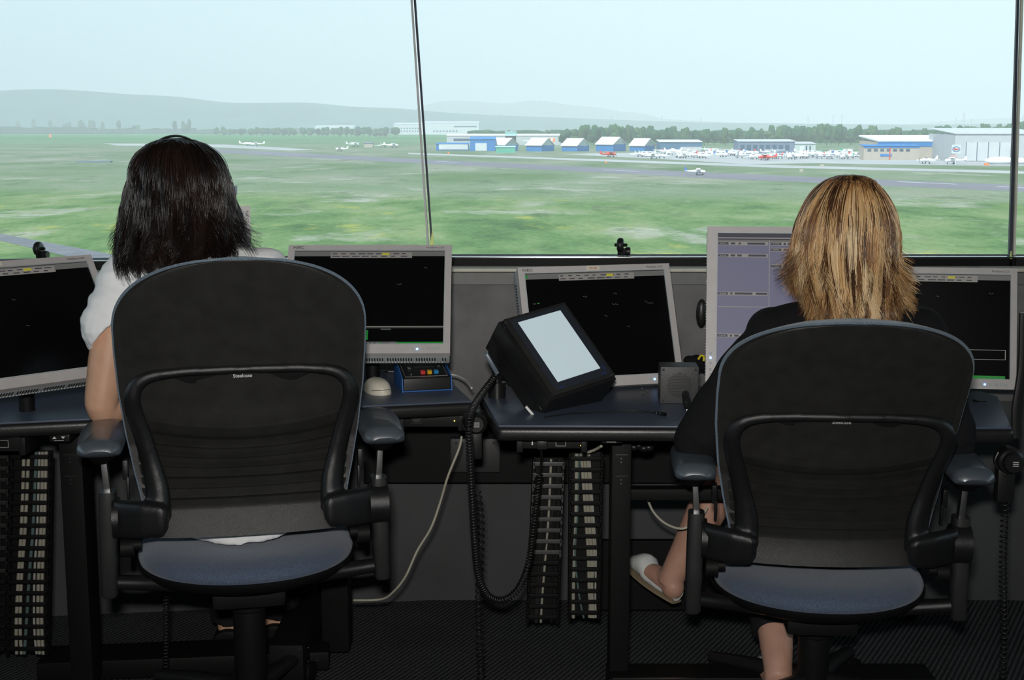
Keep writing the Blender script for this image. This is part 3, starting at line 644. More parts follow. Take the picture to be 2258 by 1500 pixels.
# gooseneck microphone lying on the desk
pts = [Pz(1200, 920, DZ + .003), Pz(1260, 912, DZ + .003), Pz(1340, 908, DZ + .003), Pz(1400, 907, DZ + .003), Pz(1445, 911, DZ + .003)]
o = pts[-1]; r = empty('slim_microphone', o, None, 'slim black microphone on a thin stalk lying along the middle desk', 'microphone')
bm = new(); tube(bm, [p - o for p in pts], .0016, 8, 6); obj('stalk', bm, M['rubber'], r)
e_ = Pz(1468, 914, DZ + .004) - o; bm = new(); cyl(bm, (0, 0, 0), e_, .0042, 12); obj('capsule', bm, M['matte'], r)
bm = new(); cyl(bm, e_ * .12, e_ * .25, .0045, 12); cyl(bm, e_ * .5, e_ * .56, .0045, 12); obj('metal_ring', bm, M['steel'], r)
for px, py in ((1416, 858), (1426, 863), (1419, 868)): deskpart(dR, oR, 'screw', lambda bm: cyl(bm, Pz(px, py, DZ), Pz(px, py, DZ + .001), .0035, 10), M['dark'])
# black bag / yellow clip behind the portrait monitor and black oval on partition
c = P(1538, 800, 3.62); r = empty('black_pouch', c, None, 'crumpled black pouch with yellow clip left of the purple-screened monitor', 'pouch')
bm = new()
for i in range(7): ell(bm, (random.uniform(-.02, .03), random.uniform(0, .02), random.uniform(-.02, .015)), (.018, .014, .014), seg=10)
organic('pouch_body', bm, M['blackcloth'], r, .004, 2)
bm = new(); tube(bm, [(.0, -.016, .012), (.006, -.018, .022), (.014, -.018, .02), (.014, -.018, .008)], .003, 8, 4); obj('clip', bm, mat('yellow_clip', (.8, .65, .03), .4), r)
c = P(1547, 692, YW - .012); bm = new(); ell(bm, c, (.016, .012, .042)); tag(obj('wall_hook', bm, M['rubber'], None, 180), 'black oval fitting on the partition just left of the portrait monitor', 'fitting')
# blind rollers on the sill
def roller(px, py, label):
    c = P(px, py, YW + .13); r = empty('blind_roller', c, rz(R(-12)), label, 'roller', 'black rollers on the window sill')
    X = Matrix.Rotation(R(90), 3, 'Y')
    bm = new(); lathe(bm, [(.004, -.009), (.016, -.009), (.020, -.006), (.021, 0), (.020, .006), (.016, .009), (.004, .009)], (0, 0, .006), 24, X); obj('wheel', bm, M['rubber'], r, 50)
    bm = new(); cyl(bm, (-.017, 0, .006), (.02, 0, .006), .0045, 12); obj('axle', bm, M['matte'], r)
    bm = new(); lathe(bm, [(.004, -.007), (.011, -.007), (.013, 0), (.011, .007), (.004, .007)], (.022, .0, -.012), 20, X); obj('small_wheel', bm, M['rubber'], r, 50)
    bm = new(); box(bm, (.004, .004, -.014), (.024, .016, .02), bev=.003); obj('bracket', bm, M['matte'], r)
roller(85, 553, 'black roller on the sill above the leftmost monitor'); roller(1368, 545, 'black roller on the sill above the monitor with the cream sticker')

# ================================================================== CHAIRS
def backy(z): return float(np.interp(z, [.50, .56, .64, .72, .80, .90, 1.0, 1.12], [-.185, -.165, -.150, -.150, -.168, -.205, -.252, -.315]))
def backw(z):
    if z > .965:
        t = min(1, (z - .965) / .157); return .252 * max(0, 1 - t ** 2.35) ** (1 / 2.35)
    return float(np.interp(z, [.50, .53, .58, .66, .74, .84, .92, .965], [.186, .196, .208, .226, .240, .250, .2525, .252]))
GRO = [(.752, .55), (.729, .5), (.708, .42), (.688, .32), (.668, .2), (.646, .08), (.626, .02), (.604, -.04)]
def make_chair(loc, yaw, dz, recline, label):
    root = empty('office_chair', loc, rz(R(yaw)), label, 'chair', 'black office chairs with blue seats')
    piv = Vector((0, -.14, .56)); RR = Matrix.Translation(Vector((0, 0, dz))) @ Matrix.Translation(piv) @ Matrix.Rotation(R(recline), 4, 'X') @ Matrix.Translation(-piv)
    def up(bm, rec=False): bm.transform(RR if rec else Matrix.Translation((0, 0, dz))); return bm
    # shell and cushion: grids over the same outline
    def sheet(off0, thick, grow, groove, zlo, nz, nx=48):
        bm = new(); rows = []
        if groove:
            ZR = sorted(set([zlo, .54, .56, .58] + [g0 + d_ for g0, a_ in GRO for d_ in (-.0195, -.012, -.006, -.0012, -.0002, .0012)] + [.77, .79, .81, .83] + [.83 + .292 * (1 - (1 - k_ / 44) ** 1.7) for k_ in range(1, 45)])); nz = len(ZR) - 1
        for side in (0, 1):
            g = []
            for i in range(nz + 1):
                t = i / nz; t2 = 1 - (1 - t) ** 1.6 if t > 0 else 0
                z = zlo + (1.122 + grow - zlo) * (t * .55 + t2 * .45)
                if groove: z = ZR[i]
                zr = z; zz = z - grow * (z - .5) / .62
                w = backw(min(zz, 1.1219)) + grow; row = []
                for j in range(nx + 1):
                    u = -1 + 2 * j / nx; x = u * w; y = backy(z) + .5 * x * x + off0
                    if side: y += thick * (1 - .9 * abs(u) ** 6) * min(1, (1.14 + grow - z) / .03)
                    elif groove:
                        am = float(np.interp(zr, [.525, .60, .626, .646, .668, .688, .708, .729, .752, .80, .90], [0, -.04, .02, .08, .2, .32, .42, .5, .55, .45, 0]))
                        if abs(x) < .216:
                            for g0, a in GRO:
                                d = zr - g0
                                if -.0196 < d < .0001: y -= .0085 * (1 + d / .02) * min(1, (.216 - abs(x)) / .006)
                                elif .0001 <= d < .0013: y += .003
                        z = zr + am * min(x * x, .046)
                        # pressed edge rolls forward
                        y += .006 * abs(u) ** 14
                    row.append(bm.verts.new((x, y, z)))
                g.append(row)
            rows.append(g)
        A, B = rows
        for i in range(nz):
            for j in range(nx):
                bm.faces.new((A[i][j], A[i][j + 1], A[i + 1][j + 1], A[i + 1][j])); bm.faces.new((B[i][j + 1], B[i][j], B[i + 1][j], B[i + 1][j + 1]))
            bm.faces.new((A[i][0], A[i + 1][0], B[i + 1][0], B[i][0])); bm.faces.new((A[i + 1][nx], A[i][nx], B[i][nx], B[i + 1][nx]))
        for j in range(nx):
            bm.faces.new((A[0][j + 1], A[0][j], B[0][j], B[0][j + 1])); bm.faces.new((A[nz][j], A[nz][j + 1], B[nz][j + 1], B[nz][j]))
        return bm
    obj('back_shell', up(sheet(0, .008, 0, True, .525, 230, 60), True), M['plastic'], root, 40)
    obj('back_cushion', up(sheet(.009, .038, .0042, False, .56, 60), True), M['rimfab'], root, 60)
    # frame
    yb = lambda z, d=.028: backy(z) + .5 * .2 * .2 - d
    half = [(-.182, yb(.58, .03), .572), (-.181, yb(.63, .034), .63), (-.192, yb(.69, .034), .69), (-.206, yb(.75, .034), .75), (-.219, yb(.80, .034), .80), (-.222, yb(.835, .032), .835), (-.210, yb(.862, .028), .863), (-.18, yb(.88, .026), .879), (-.12, yb(.885, .028), .886), (-.05, yb(.888, .031), .888)]
    rad = [.030, .0265, .0215, .020, .0195, .0185, .0155, .0125, .0105, .0100]
    pts = half + [(0, yb(.888, .033), .8885)] + [(-x, y, z) for x, y, z in half[::-1]]
    bm = new(); tube(bm, pts, rad + [.0098] + rad[::-1], 14, 5, .75)
    for s_ in (-1, 1):
        rings = []
        for x, zc, hz, hy, y in ((.160, .578, .020, .012, -.192), (.172, .574, .034, .018, -.192), (.215, .573, .040, .019, -.18), (.25, .571, .040, .019, -.16), (.272, .571, .040, .019, -.145)):
            rings.append([Vector((s_ * x, y + hy * math.copysign(abs(math.cos(a)) ** .5, math.cos(a)), zc + hz * math.copysign(abs(math.sin(a)) ** .5, math.sin(a)))) for a in [2 * math.pi * k / 20 for k in range(20)]])
        loft(bm, rings)
    fr = organic('back_frame', up(bm, True), M['frame'], root, .0035, 14)
    bm = new(); z0, z1 = .852, .878
    prism(bm, [(-.15, yb(.87, .022), z1), (.15, yb(.87, .022), z1), (.11, yb(.86, .016), z0 + .006), (.06, yb(.85, .014), z0), (-.06, yb(.85, .014), z0), (-.11, yb(.86, .016), z0 + .006)], (0, .008, 0), bev=.002); obj('handle_plate', up(bm, True), M['plastic2'], root)
    tm = RR @ Matrix.Translation((0, yb(.872, .0245), .872)) @ FACE_BACK
    text('Steelcase', .0105, tm, M['silverprint'], fr, bold=.00015)
    # lumbar sliders
    for s_ in (-1, 1):
        bm = new(); box(bm, (s_ * .247, -.11, .665), (.012, .022, .044), bev=.004); box(bm, (s_ * .243, -.115, .625), (.006, .012, .05), bev=.002); obj('lumbar_slider', up(bm, True), M['frame'], root)
        bm = new(); cyl(bm, (s_ * .262, -.135, .568), (s_ * (.302 if s_ > 0 else .275), -.135, .568), .043, 32); obj('pivot_cap', up(bm), M['frame'], root, 40)
        bm = new(); cyl(bm, (s_ * .236, -.13, .50), (s_ * .262, -.13, .50), .020, 20); cyl(bm, (s_ * .22, -.13, .505), (s_ * .24, -.13, .505), .012, 16); obj('seat_bolt', up(bm), M['matte'], root, 40)
        # arm
        bm = new(); rings = []
        for z, hw, hd in ((.395, .014, .020), (.40, .0175, .024), (.50, .0185, .026), (.60, .0185, .026), (.625, .0175, .024)):
            rings.append([Vector((s_ * (.287 + (.5 - z) * .02) + hw * math.copysign(abs(math.cos(a)) ** .6, math.cos(a)), -.125 + hd * math.copysign(abs(math.sin(a)) ** .6, math.sin(a)), z)) for a in [2 * math.pi * k / 24 for k in range(24)]])
        loft(bm, rings); obj('arm_sleeve', up(bm), M['post'], root, 40)
        bm = new(); prism(bm, [(s_ * .284 - .0075, -.135, .615), (s_ * .284 + .0075, -.135, .615), (s_ * .290 + .006, -.135, .705), (s_ * .290 - .006, -.135, .705)], (0, .022, 0), bev=.002); obj('arm_post', up(bm), M['steel'], root)
        bm = new(); rings = []
        for z, hw, hd, yc in ((.688, .020, .03, -.12), (.700, .034, .07, -.10), (.712, .040, .10, -.09)):
            rings.append([Vector((s_ * .292 + hw * math.cos(a), yc + hd * math.sin(a), z)) for a in [2 * math.pi * k / 24 for k in range(24)]])
        loft(bm, rings); obj('arm_bracket', up(bm), M['matte'], root, 60)
        bm = new(); rings = []; N = 18
        for i in range(N + 1):
            t = i / N; y = -.205 + .26 * t; env = min(1, math.sqrt(max(.0, 1 - (1 - min(t / .10, 1)) ** 2)) + .02) * math.sqrt(max(0.001, 1 - max(0, (t - .75) / .25) ** 2.4))
            hw = .0485 * (.9 + .1 * math.sin(t * math.pi)) * (.55 + .45 * env); hh = .0185 * env; zc = .728 + .006 * math.sin(t * 3)
            rings.append([Vector((s_ * .292 + hw * math.copysign(abs(math.cos(a)) ** .65, math.cos(a)), y, zc + hh * math.copysign(abs(math.sin(a)) ** .75, math.sin(a)) - .005 * math.cos(a) ** 2)) for a in [2 * math.pi * k / 28 for k in range(28)]])
        loft(bm, rings); obj('arm_pad', up(bm), M['pad'], root, 60)
    # seat
    def plan(a, ex=0, fx=.236, r_=.232):
        c, s2 = math.cos(a), math.sin(a); e1 = 2 / 2.1 if s2 < 0 else 2 / 3.2
        return (fx + ex) * math.copysign(abs(c) ** e1, c), (r_ + ex) * math.copysign(abs(s2) ** e1, s2)
    bm = new(); rings = []; n = 64
    for z, ex in ((.428, -.012), (.436, -.002), (.446, 0), (.456, -.005), (.466, -.02), (.474, -.06), (.476, -.12), (.476, -.2)):
        rings.append([Vector((*plan(2 * math.pi * k / n, ex), z)) for k in range(n)])
    loft(bm, rings); obj('seat_cushion', up(bm), M['chairfab'], root, 70)
    bm = new(); rings = []
    for z, ex in ((.385, -.10), (.395, -.05), (.412, -.012), (.426, .003), (.434, .004), (.434, -.01)):
        rings.append([Vector((*plan(2 * math.pi * k / n, ex), z)) for k in range(n)])
    loft(bm, rings); obj('seat_pan', up(bm), M['pan'], root, 50)
    bm = new(); tube(bm, [(-.287, -.125, .425), (-.20, -.10, .408), (-.10, -.06, .385), (0, -.04, .372), (.10, -.06, .385), (.20, -.10, .408), (.287, -.125, .425)], [.017, .019, .021, .023, .021, .019, .017], 14, 5, .9); obj('arm_yoke', up(bm), M['frame'], root, 60)
    bm = new(); box(bm, (0, -.01, .365), (.16, .22, .05), bev=.015); obj('mechanism_box', up(bm), M['matte'], root)
    bm = new(); lathe(bm, [(.032, .08), (.036, .09), (.036, .30 + dz), (.044, .305 + dz), (.048, .345 + dz), (.03, .35 + dz)]); obj('gas_column', bm, M['matte'], root, 40)
    for k in range(5):
        a = R(136 + 72 * k); u = Vector((math.cos(a), math.sin(a), 0)); bm = new()
        tube(bm, [u * .03 + Vector((0, 0, .105)), u * .16 + Vector((0, 0, .095)), u * .30 + Vector((0, 0, .075))], [.028, .022, .016], 12, 4, .8); lg = obj('leg', bm, M['plastic2'], root, 60)
        bm = new(); side = Vector((-u.y, u.x, 0)); c = u * .30 + Vector((0, 0, .028))
        for s_ in (-1, 1): cyl(bm, c + side * (s_ * .008), c + side * (s_ * .026), .028, 20)
        cyl(bm, u * .30 + Vector((0, 0, .03)), u * .30 + Vector((0, 0, .07)), .006, 10); obj('caster', bm, M['matte'], lg, 40)
    return root
C1 = Vector((-.596, 2.95, 0)); C2 = Vector((.698, 3.0, 0))
make_chair(C1, 12, 0, 0, 'black office chair with blue seat, occupied by the person in the white T-shirt')
make_chair(C2, -4, -.082, 10, 'black office chair with blue seat, set lower, occupied by the blond person in black')

# ================================================================== PEOPLE
def hand(bm, wrist, fwd, up_, side, curl=.3, s=1.0):
    """palm + four fingers + thumb; side = direction of the thumb"""
    w = Vector(wrist); f = Vector(fwd).normalized(); u = Vector(up_); u = (u - f * u.dot(f)).normalized(); t = Vector(side); t = (t - f * t.dot(f) - u * t.dot(u)).normalized()
    rot = Matrix((t, f, u)).transposed()
    ell(bm, w + f * .045 * s, (.038 * s, .052 * s, .014 * s), rot, 16); ell(bm, w + f * .07 * s, (.038 * s, .022 * s, .012 * s), rot, 14)
    for i, (off, L) in enumerate(((.029, .072), (.010, .080), (-.010, .074), (-.029, .058))):
        b = w + f * (.082 - .004 * abs(i - 1)) * s + t * off * s; p = [b]; ang = .1
        for k in range(3):
            ang += curl * (.6 + .3 * k); p.append(p[-1] + (f * math.cos(ang) - u * math.sin(ang)) * L * (.45, .3, .25)[k] * s)
        tube(bm, [b - f * .02 * s] + p, [.0085 * s, .0085 * s, .008 * s, .0075 * s, .0062 * s], 10)
    b = w + f * .025 * s + t * .028 * s
    tube(bm, [b, b + (t * .8 + f * .6 - u * .2).normalized() * .028 * s, b + (t * .8 + f * .6 - u * .2).normalized() * .028 * s + (f * .9 + t * .3 - u * .3).normalized() * .026 * s, b + (t * .8 + f * .6).normalized() * .028 * s + (f * .95 + t * .2 - u * .35).normalized() * .05 * s], [.013 * s, .011 * s, .0095 * s, .007 * s], 10)
def head(bm, c, yaw, pitch=0, s=1.0):
    rot = Matrix.Rotation(yaw, 3, 'Z') @ Matrix.Rotation(pitch, 3, 'X')   # face towards local +y
    c = Vector(c); at = lambda x, y, z: c + rot @ Vector((x, y, z)) * s
    ell(bm, at(0, -.012, .022), (.074 * s, .092 * s, .088 * s), rot, 24); ell(bm, at(0, .018, -.035), (.056 * s, .066 * s, .072 * s), rot, 20)
    ell(bm, at(0, .052, -.085), (.028 * s, .026 * s, .020 * s), rot, 14); ell(bm, at(0, .074, .018), (.045 * s, .014 * s, .012 * s), rot, 12)
    tube(bm, [at(0, .078, .012), at(0, .092, -.012), at(0, .102, -.030), at(0, .084, -.036)], [.008 * s, .009 * s, .0125 * s, .010 * s], 10)
    for sx_ in (-1, 1):
        ell(bm, at(sx_ * .034, .058, -.022), (.022 * s, .016 * s, .016 * s), rot, 10)
        ell(bm, at(sx_ * .077, -.008, -.008), (.007 * s, .016 * s, .028 * s), rot, 12)
    ell(bm, at(0, .082, -.056), (.020 * s, .009 * s, .005 * s), rot, 10); ell(bm, at(0, .079, -.066), (.018 * s, .009 * s, .005 * s), rot, 10)
    return at, rot
def face_parts(at, rot, root, s=1.0):
    for sx_ in (-1, 1):
        bm = new(); ell(bm, at(sx_ * .031, .070, .002), (.012 * s, .011 * s, .0075 * s), rot, 14); e_ = obj('eye', bm, M['eye'], root, 180)
        bm = new(); ell(bm, at(sx_ * .031, .0785, .002), (.005 * s, .0035 * s, .005 * s), rot, 12); obj('iris', bm, M['iris'], e_, 180)
        bm = new(); tube(bm, [at(sx_ * .014, .084, .022), at(sx_ * .030, .085, .027), at(sx_ * .047, .076, .021)], .0026 * s, 6, 4); obj('eyebrow', bm, M['iris'], root, 180)
    bm = new(); ell(bm, at(0, .086, -.0565), (.019 * s, .0075 * s, .0045 * s), rot, 12); ell(bm, at(0, .084, -.065), (.017 * s, .008 * s, .005 * s), rot, 12); obj('lips', bm, M['lip'], root, 180)

# ---- hair strands grown over an envelope, clumped, with flipped tips
def hairmat(name, ramp, rough=.38):
    m = bpy.data.materials.new(name); m.use_nodes = True; nt = m.node_tree; b = nt.nodes['Principled BSDF']
    a = nt.nodes.new('ShaderNodeAttribute'); a.attribute_name = 'tone'; r = nt.nodes.new('ShaderNodeValToRGB'); nt.links.new(a.outputs['Fac'], r.inputs[0])
    el = r.color_ramp.elements
    el[0].position = ramp[0][0]; el[0].color = (*ramp[0][1], 1); el[1].position = ramp[-1][0]; el[1].color = (*ramp[-1][1], 1)
    for p, c in ramp[1:-1]: k_ = el.new(p); k_.color = (*c, 1)
    nt.links.new(r.outputs[0], b.inputs['Base Color']); b.inputs['Roughness'].default_value = rough; b.inputs['Specular IOR Level'].default_value = .5
    return m
def hair(name, root, C, prof, ky, face, face_gap, m, n_clump, per, seed, tone, roots, ends, flips, part=0.0, wave=.006, thick=.00075, top_shift=(0, 0), lean=.05, left=1.0):
    """C centre; prof [(radius, dz)] from crown to tip; face = azimuth of the face; ends(az)->(dz of tips, spread)"""
    q = np.random.default_rng(seed); pr = np.array(prof); seg = np.r_[0, np.cumsum(np.hypot(*np.diff(pr, axis=0).T))]
    NP = 22; V = []; F = []; T = []
    for ci in range(n_clump):
        az = q.uniform(0, 2 * math.pi); d = (az - face + math.pi) % (2 * math.pi) - math.pi
        if abs(d) < face_gap: continue
        s0 = q.uniform(0, .35) ** 1.3 * seg[-1] * .6; depth = q.uniform(.86, 1.03) ; ez, es = ends(az, q)
        s1 = np.interp(-ez, -pr[:, 1], seg); s1 = max(s1, s0 + .06); base = tone(az, q); fl = flips(az, q); wp = q.uniform(0, 6.28); wa = wave * q.uniform(.4, 1.6); tw = q.normal(0, .10)
        spread = q.uniform(.06, .13)
        for k in range(per):
            a0 = az + q.normal(0, spread * 1.0); dep = depth + q.normal(0, .018); st = q.uniform(-.012, .012); e1 = s1 * (1 + q.normal(0, .03)) - q.uniform(0, 1) ** 3 * .03
            t = np.linspace(0, 1, NP); s = (s0 + st) * (1 - t) + e1 * t; s = np.maximum(s, 0); rr = np.interp(s, seg, pr[:, 0]); zz = np.interp(s, seg, pr[:, 1])
            rr = np.convolve(np.r_[rr[0], rr, rr[-1]], [.25, .5, .25], 'valid'); 
            aa = a0 + (az - a0) * .72 * t ** 1.4 + tw * t * t
            wv = wa * np.sin(wp + t * 9) * t
            tip = np.clip((t - .72) / .28, 0, 1) ** 2
            rad = rr * dep + wv + fl[0] * tip + q.normal(0, .002) * t
            zz = zz + fl[1] * tip + q.normal(0, .003) * t
            aa = aa + fl[2] * tip + wv * 1.5
            X = C[0] + np.cos(aa) * rad * np.where(np.cos(aa) < 0, 1 + (left - 1) * np.minimum(1, -np.cos(aa) * 2), 1) + top_shift[0] * (1 - t) ** 2; Y = C[1] + np.sin(aa) * rad * ky + top_shift[1] * (1 - t) ** 2; Z = C[2] + zz + (1 - abs(1)) * 0
            Y = Y - lean * np.clip((-zz - .05) / .12, 0, 1) ** 1.3 * (np.sin(aa) < .3); P_ = np.stack([X, Y, Z], 1); tg = np.gradient(P_, axis=0); tg /= np.linalg.norm(tg, axis=1)[:, None] + 1e-9
            n1 = np.cross(tg, np.array([math.cos(a0), math.sin(a0), .3])); n1 /= np.linalg.norm(n1, axis=1)[:, None] + 1e-9; n2 = np.cross(tg, n1)
            r_ = thick * (1 - .75 * t ** 3) * q.uniform(.8, 1.25)
            b0 = len(V) * NP * 3
            ring = np.stack([P_ + (n1 * math.cos(w_) + n2 * math.sin(w_)) * r_[:, None] for w_ in (math.pi / 2, math.pi / 2 + 2.094, math.pi / 2 + 4.189)], 1)
            V.append(ring.reshape(-1, 3)); tt = np.clip(base + q.normal(0, .07) - roots * np.exp(-((zz - pr[0, 1]) / .03) ** 2) , .01, .99); T.append(np.repeat(tt, 3))
            i = np.arange(NP - 1)[:, None] * 3 + b0; j = np.array([0, 1, 2])[None]; j2 = (j + 1) % 3
            F.append(np.stack([i + j, i + j2, i + 3 + j2, i + 3 + j], -1).reshape(-1, 4))
    V = np.concatenate(V); F = np.concatenate(F); T = np.concatenate(T)
    # solid cap under the strands
    cv = []; na = 40
    for (r_, z) in prof:
        for k in range(na):
            a = 2 * math.pi * k / na; d = (a - face + math.pi) % (2 * math.pi) - math.pi; cut = 1.0
            if abs(d) < face_gap and z < .06: cut = .62
            zz_ = min(ends(a, None)[0] + .03, 0); rr_ = r_ * .86 * cut * (.9 if z < -.08 else 1)
            cv.append((C[0] + math.cos(a) * rr_ * (left if math.cos(a) < 0 else 1) + top_shift[0] * (1 if z > .1 else 0), C[1] + math.sin(a) * rr_ * ky, C[2] + (z - .010 if z > 0 else max(z, zz_))))
    o0 = len(V); cf = [(o0 + i * na + k, o0 + i * na + (k + 1) % na, o0 + (i + 1) * na + (k + 1) % na, o0 + (i + 1) * na + k) for i in range(len(prof) - 1) for k in range(na)]
    V = np.concatenate([V, np.array(cv)]); F = np.concatenate([F, np.array(cf)]); T = np.r_[T, np.full(len(cv), .08)]
    me = bpy.data.meshes.new(name); me.vertices.add(len(V)); me.vertices.foreach_set('co', V.astype(np.float32).ravel())
    me.loops.add(F.size); me.loops.foreach_set('vertex_index', F.astype(np.int32).ravel()); me.polygons.add(len(F))
    me.polygons.foreach_set('loop_start', np.arange(0, F.size, 4, dtype=np.int32)); me.polygons.foreach_set('loop_total', np.full(len(F), 4, np.int32))
    me.update(calc_edges=True); me.validate(); at_ = me.attributes.new('tone', 'FLOAT', 'POINT'); at_.data.foreach_set('value', T.astype(np.float32))
    o = link(name, me, m, root, 180); return o

# ---- person in white T-shirt
w1 = tag(empty('person', (-.63, 2.95, 0)), 'seated dark-haired person in a white T-shirt wearing a headset, seen from behind', 'person')
O1 = w1.location.copy()
def L1(b): b.transform(Matrix.Translation(-O1)); return b
bm = new(); HC1 = Vector((-.738, 3.03, 1.235)); at1, hr1 = head(bm, HC1, R(-32), R(-4))
tube(bm, [(-.715, 3.00, 1.18), (-.705, 2.985, 1.12), (-.695, 2.97, 1.05)], [.052, .050, .065], 16, 4)
tube(bm, [(-.63, 2.965, .52), (-.64, 2.95, .64), (-.66, 2.95, .80), (-.685, 2.955, .95), (-.695, 2.965, 1.05), (-.70, 2.97, 1.085)], [.135, .125, .115, .13, .12, .06], 24, 5, .72)
Ls, Rs = Vector((-.845, 2.965, 1.045)), Vector((-.545, 2.985, 1.055))
tube(bm, [(-.70, 2.97, 1.055), Ls], [.06, .052], 14); tube(bm, [(-.70, 2.97, 1.055), Rs], [.06, .052], 14)
Le = P(226, 903, 2.93); Lw = Vector((-.80, 3.16, .765)); tube(bm, [Ls, Ls.lerp(Le, .35) + Vector((-.008, 0, 0)), Ls.lerp(Le, .75) + Vector((-.006, -.005, 0)), Le, Le.lerp(Lw, .3), Le.lerp(Lw, .7), Lw], [.050, .046, .040, .034, .040, .032, .025], 16, 4)
hand(bm, Lw, (.15, 1, -.06), (0, 0, 1), (1, 0, 0), .25)
Re = Vector((-.44, 3.0, .79)); Rw = Vector((-.50, 3.25, .768)); tube(bm, [Rs, Rs.lerp(Re, .4), Re, Re.lerp(Rw, .35), Re.lerp(Rw, .7), Rw], [.050, .045, .036, .040, .032, .025], 16, 4)
hand(bm, Rw, (-.1, 1, -.06), (0, 0, 1), (-1, 0, 0), .25)
for hx, kx, ax, ay in ((-.70, -.72, -.74, 3.42), (-.56, -.55, -.625, 3.46)):
    tube(bm, [(hx, 2.97, .555), ((hx + kx) / 2, 3.14, .572), (kx, 3.33, .565), (kx, 3.39, .53), ((kx + ax) / 2 + .0, ay - .02, .36), (ax, ay, .12), (ax, ay - .01, .08)], [.085, .075, .058, .054, .054, .033, .034], 16, 4)
    tube(bm, [(ax, ay - .03, .062), (ax, ay + .06, .055), (ax + .005, ay + .15, .04), (ax + .005, ay + .19, .034)], [.032, .034, .030, .018], 12, 4, .9)
b1 = organic('body', L1(bm), M['skin'], w1, .005, 3)
o_ = None
class OR:  # keeps face parts in the person's own space
    pass
at1l = lambda x, y, z: at1(x, y, z) - O1
face_parts(at1l, hr1, w1)
# T-shirt
bm = new(); tube(bm, [(-.625, 2.965, .50), (-.635, 2.95, .62), (-.655, 2.948, .80), (-.685, 2.953, .95), (-.695, 2.963, 1.045), (-.70, 2.972, 1.095)], [.158, .146, .132, .148, .138, .072], 28, 5, .74)
tube(bm, [(-.70, 2.97, 1.055), Ls], [.070, .060], 16); tube(bm, [(-.70, 2.97, 1.055), Rs], [.070, .060], 16); ell(bm, Ls, (.063, .063, .063)); ell(bm, Rs, (.063, .063, .063))
sd_ = (Le - Ls).normalized(); tube(bm, [Ls, Ls + sd_ * .05 + Vector((-.007, 0, 0)), Ls + sd_ * .105 + Vector((-.013, 0, .004)), Ls + sd_ * .112 + Vector((-.013, 0, .004))], [.048, .062, .067, .068], 18, 3)
sd_ = (Re - Rs).normalized(); tube(bm, [Rs, Rs + sd_ * .06, Rs + sd_ * .125], [.048, .060, .059], 18, 3)
tube(bm, [(-.70, 2.975, 1.085), (-.703, 2.98, 1.118)], [.075, .062], 18)
ts = organic('t_shirt', L1(bm), M['tee'], w1, .005, 2)
for v in ts.data.vertices:   # folds
    n_ = noise.noise(Vector((v.co.x * 14, v.co.y * 14, v.co.z * 34))) + .5 * noise.noise(Vector((v.co.x * 30 + v.co.z * 22, v.co.y * 20, v.co.z * 60))); v.co += v.normal * n_ * .006
bm = new()
for hx, kx, ax, ay in ((-.70, -.72, -.74, 3.42), (-.56, -.55, -.625, 3.46)):
    tube(bm, [(-.63, 2.965, .57), (hx, 2.97, .56), ((hx + kx) / 2, 3.14, .577), (kx, 3.33, .568), (kx, 3.40, .53), ((kx + ax) / 2, ay - .02, .34), (ax, ay, .10)], [.11, .098, .088, .068, .065, .062, .052], 18, 4)
ell(bm, (-.63, 2.965, .56), (.17, .125, .09)); organic('trousers', L1(bm), M['darkpants'], w1, .006, 3)
for ax, ay in ((-.74, 3.42), (-.625, 3.46)):
    bm = new(); tube(bm, [(ax, ay - .045, .05), (ax, ay + .05, .048), (ax + .005, ay + .15, .036), (ax + .005, ay + .215, .03)], [.042, .046, .044, .026], 14, 4, .8); organic('shoe', L1(bm), M['matte'], w1, .005, 2)
hm1 = hairmat('dark_brown_hair', [(0, (.0045, .003, .0028)), (.5, (.013, .0075, .006)), (1, (.045, .022, .015))], .27)
prof1 = [(.004, .119), (.034, .116), (.064, .106), (.089, .086), (.104, .058), (.112, .02), (.119, -.02), (.124, -.06), (.126, -.095), (.126, -.125), (.122, -.155), (.110, -.19)]
def ends1(a, q):
    r_ = 0 if q is None else q.uniform(0, 1); lat = math.cos(a)
    return (-.125 - .05 * r_ + .015 * lat, 0)
hair('hair', w1, HC1 - O1 + Vector((0, -.012, 0)), prof1, 1.02, R(62), R(62), hm1, 430, 34, 3, lambda a, q: q.uniform(.15, .7), 0, ends1,
     lambda a, q: (q.uniform(-.01, .022) + .045 * max(0, math.cos(a)) ** 2 * q.uniform(0, 1), q.uniform(-.004, .024), q.normal(0, .26)), wave=.017, left=.91)
# headset
hs_ = tag(empty('headset', HC1), 'thin black headset with silver earpiece on the dark-haired head', 'headset')
Hat = lambda x, y, z: hr1 @ Vector((x, y, z))
bm = new(); pts = []
for i in range(13):
    a = R(-10 + 175 * i / 12); pts.append(Hat(.121 * math.cos(a), -.012, .004 + .119 * math.sin(a)))
tube(bm, pts, .0036, 8, 3, .6); obj('headband', bm, M['plastic2'], hs_, 60)
bm = new(); tube(bm, [Hat(.112, -.012, .058), Hat(.120, -.012, .03), Hat(.124, -.010, -.004)], [.0035, .0065, .005], 10, 4, .5); obj('earpiece_arm', bm, M['bezelside'], hs_, 60)
bm = new(); ell(bm, Hat(.112, -.006, -.012), (.012, .018, .018), hr1, 16); obj('earpiece', bm, M['rubber'], hs_, 180)
bm = new(); tube(bm, [Hat(.112, -.0, -.02), Hat(.105, .04, -.05), Hat(.07, .105, -.07), Hat(.03, .125, -.068)], .0018, 8, 5); ell(bm, Hat(.028, .125, -.068), (.008, .006, .006), None, 10); obj('microphone_boom', bm, M['rubber'], hs_, 60)
gl_ = tag(empty('eyeglasses', HC1), 'grey-framed eyeglasses worn by the dark-haired person, temple arm showing at right', 'glasses')
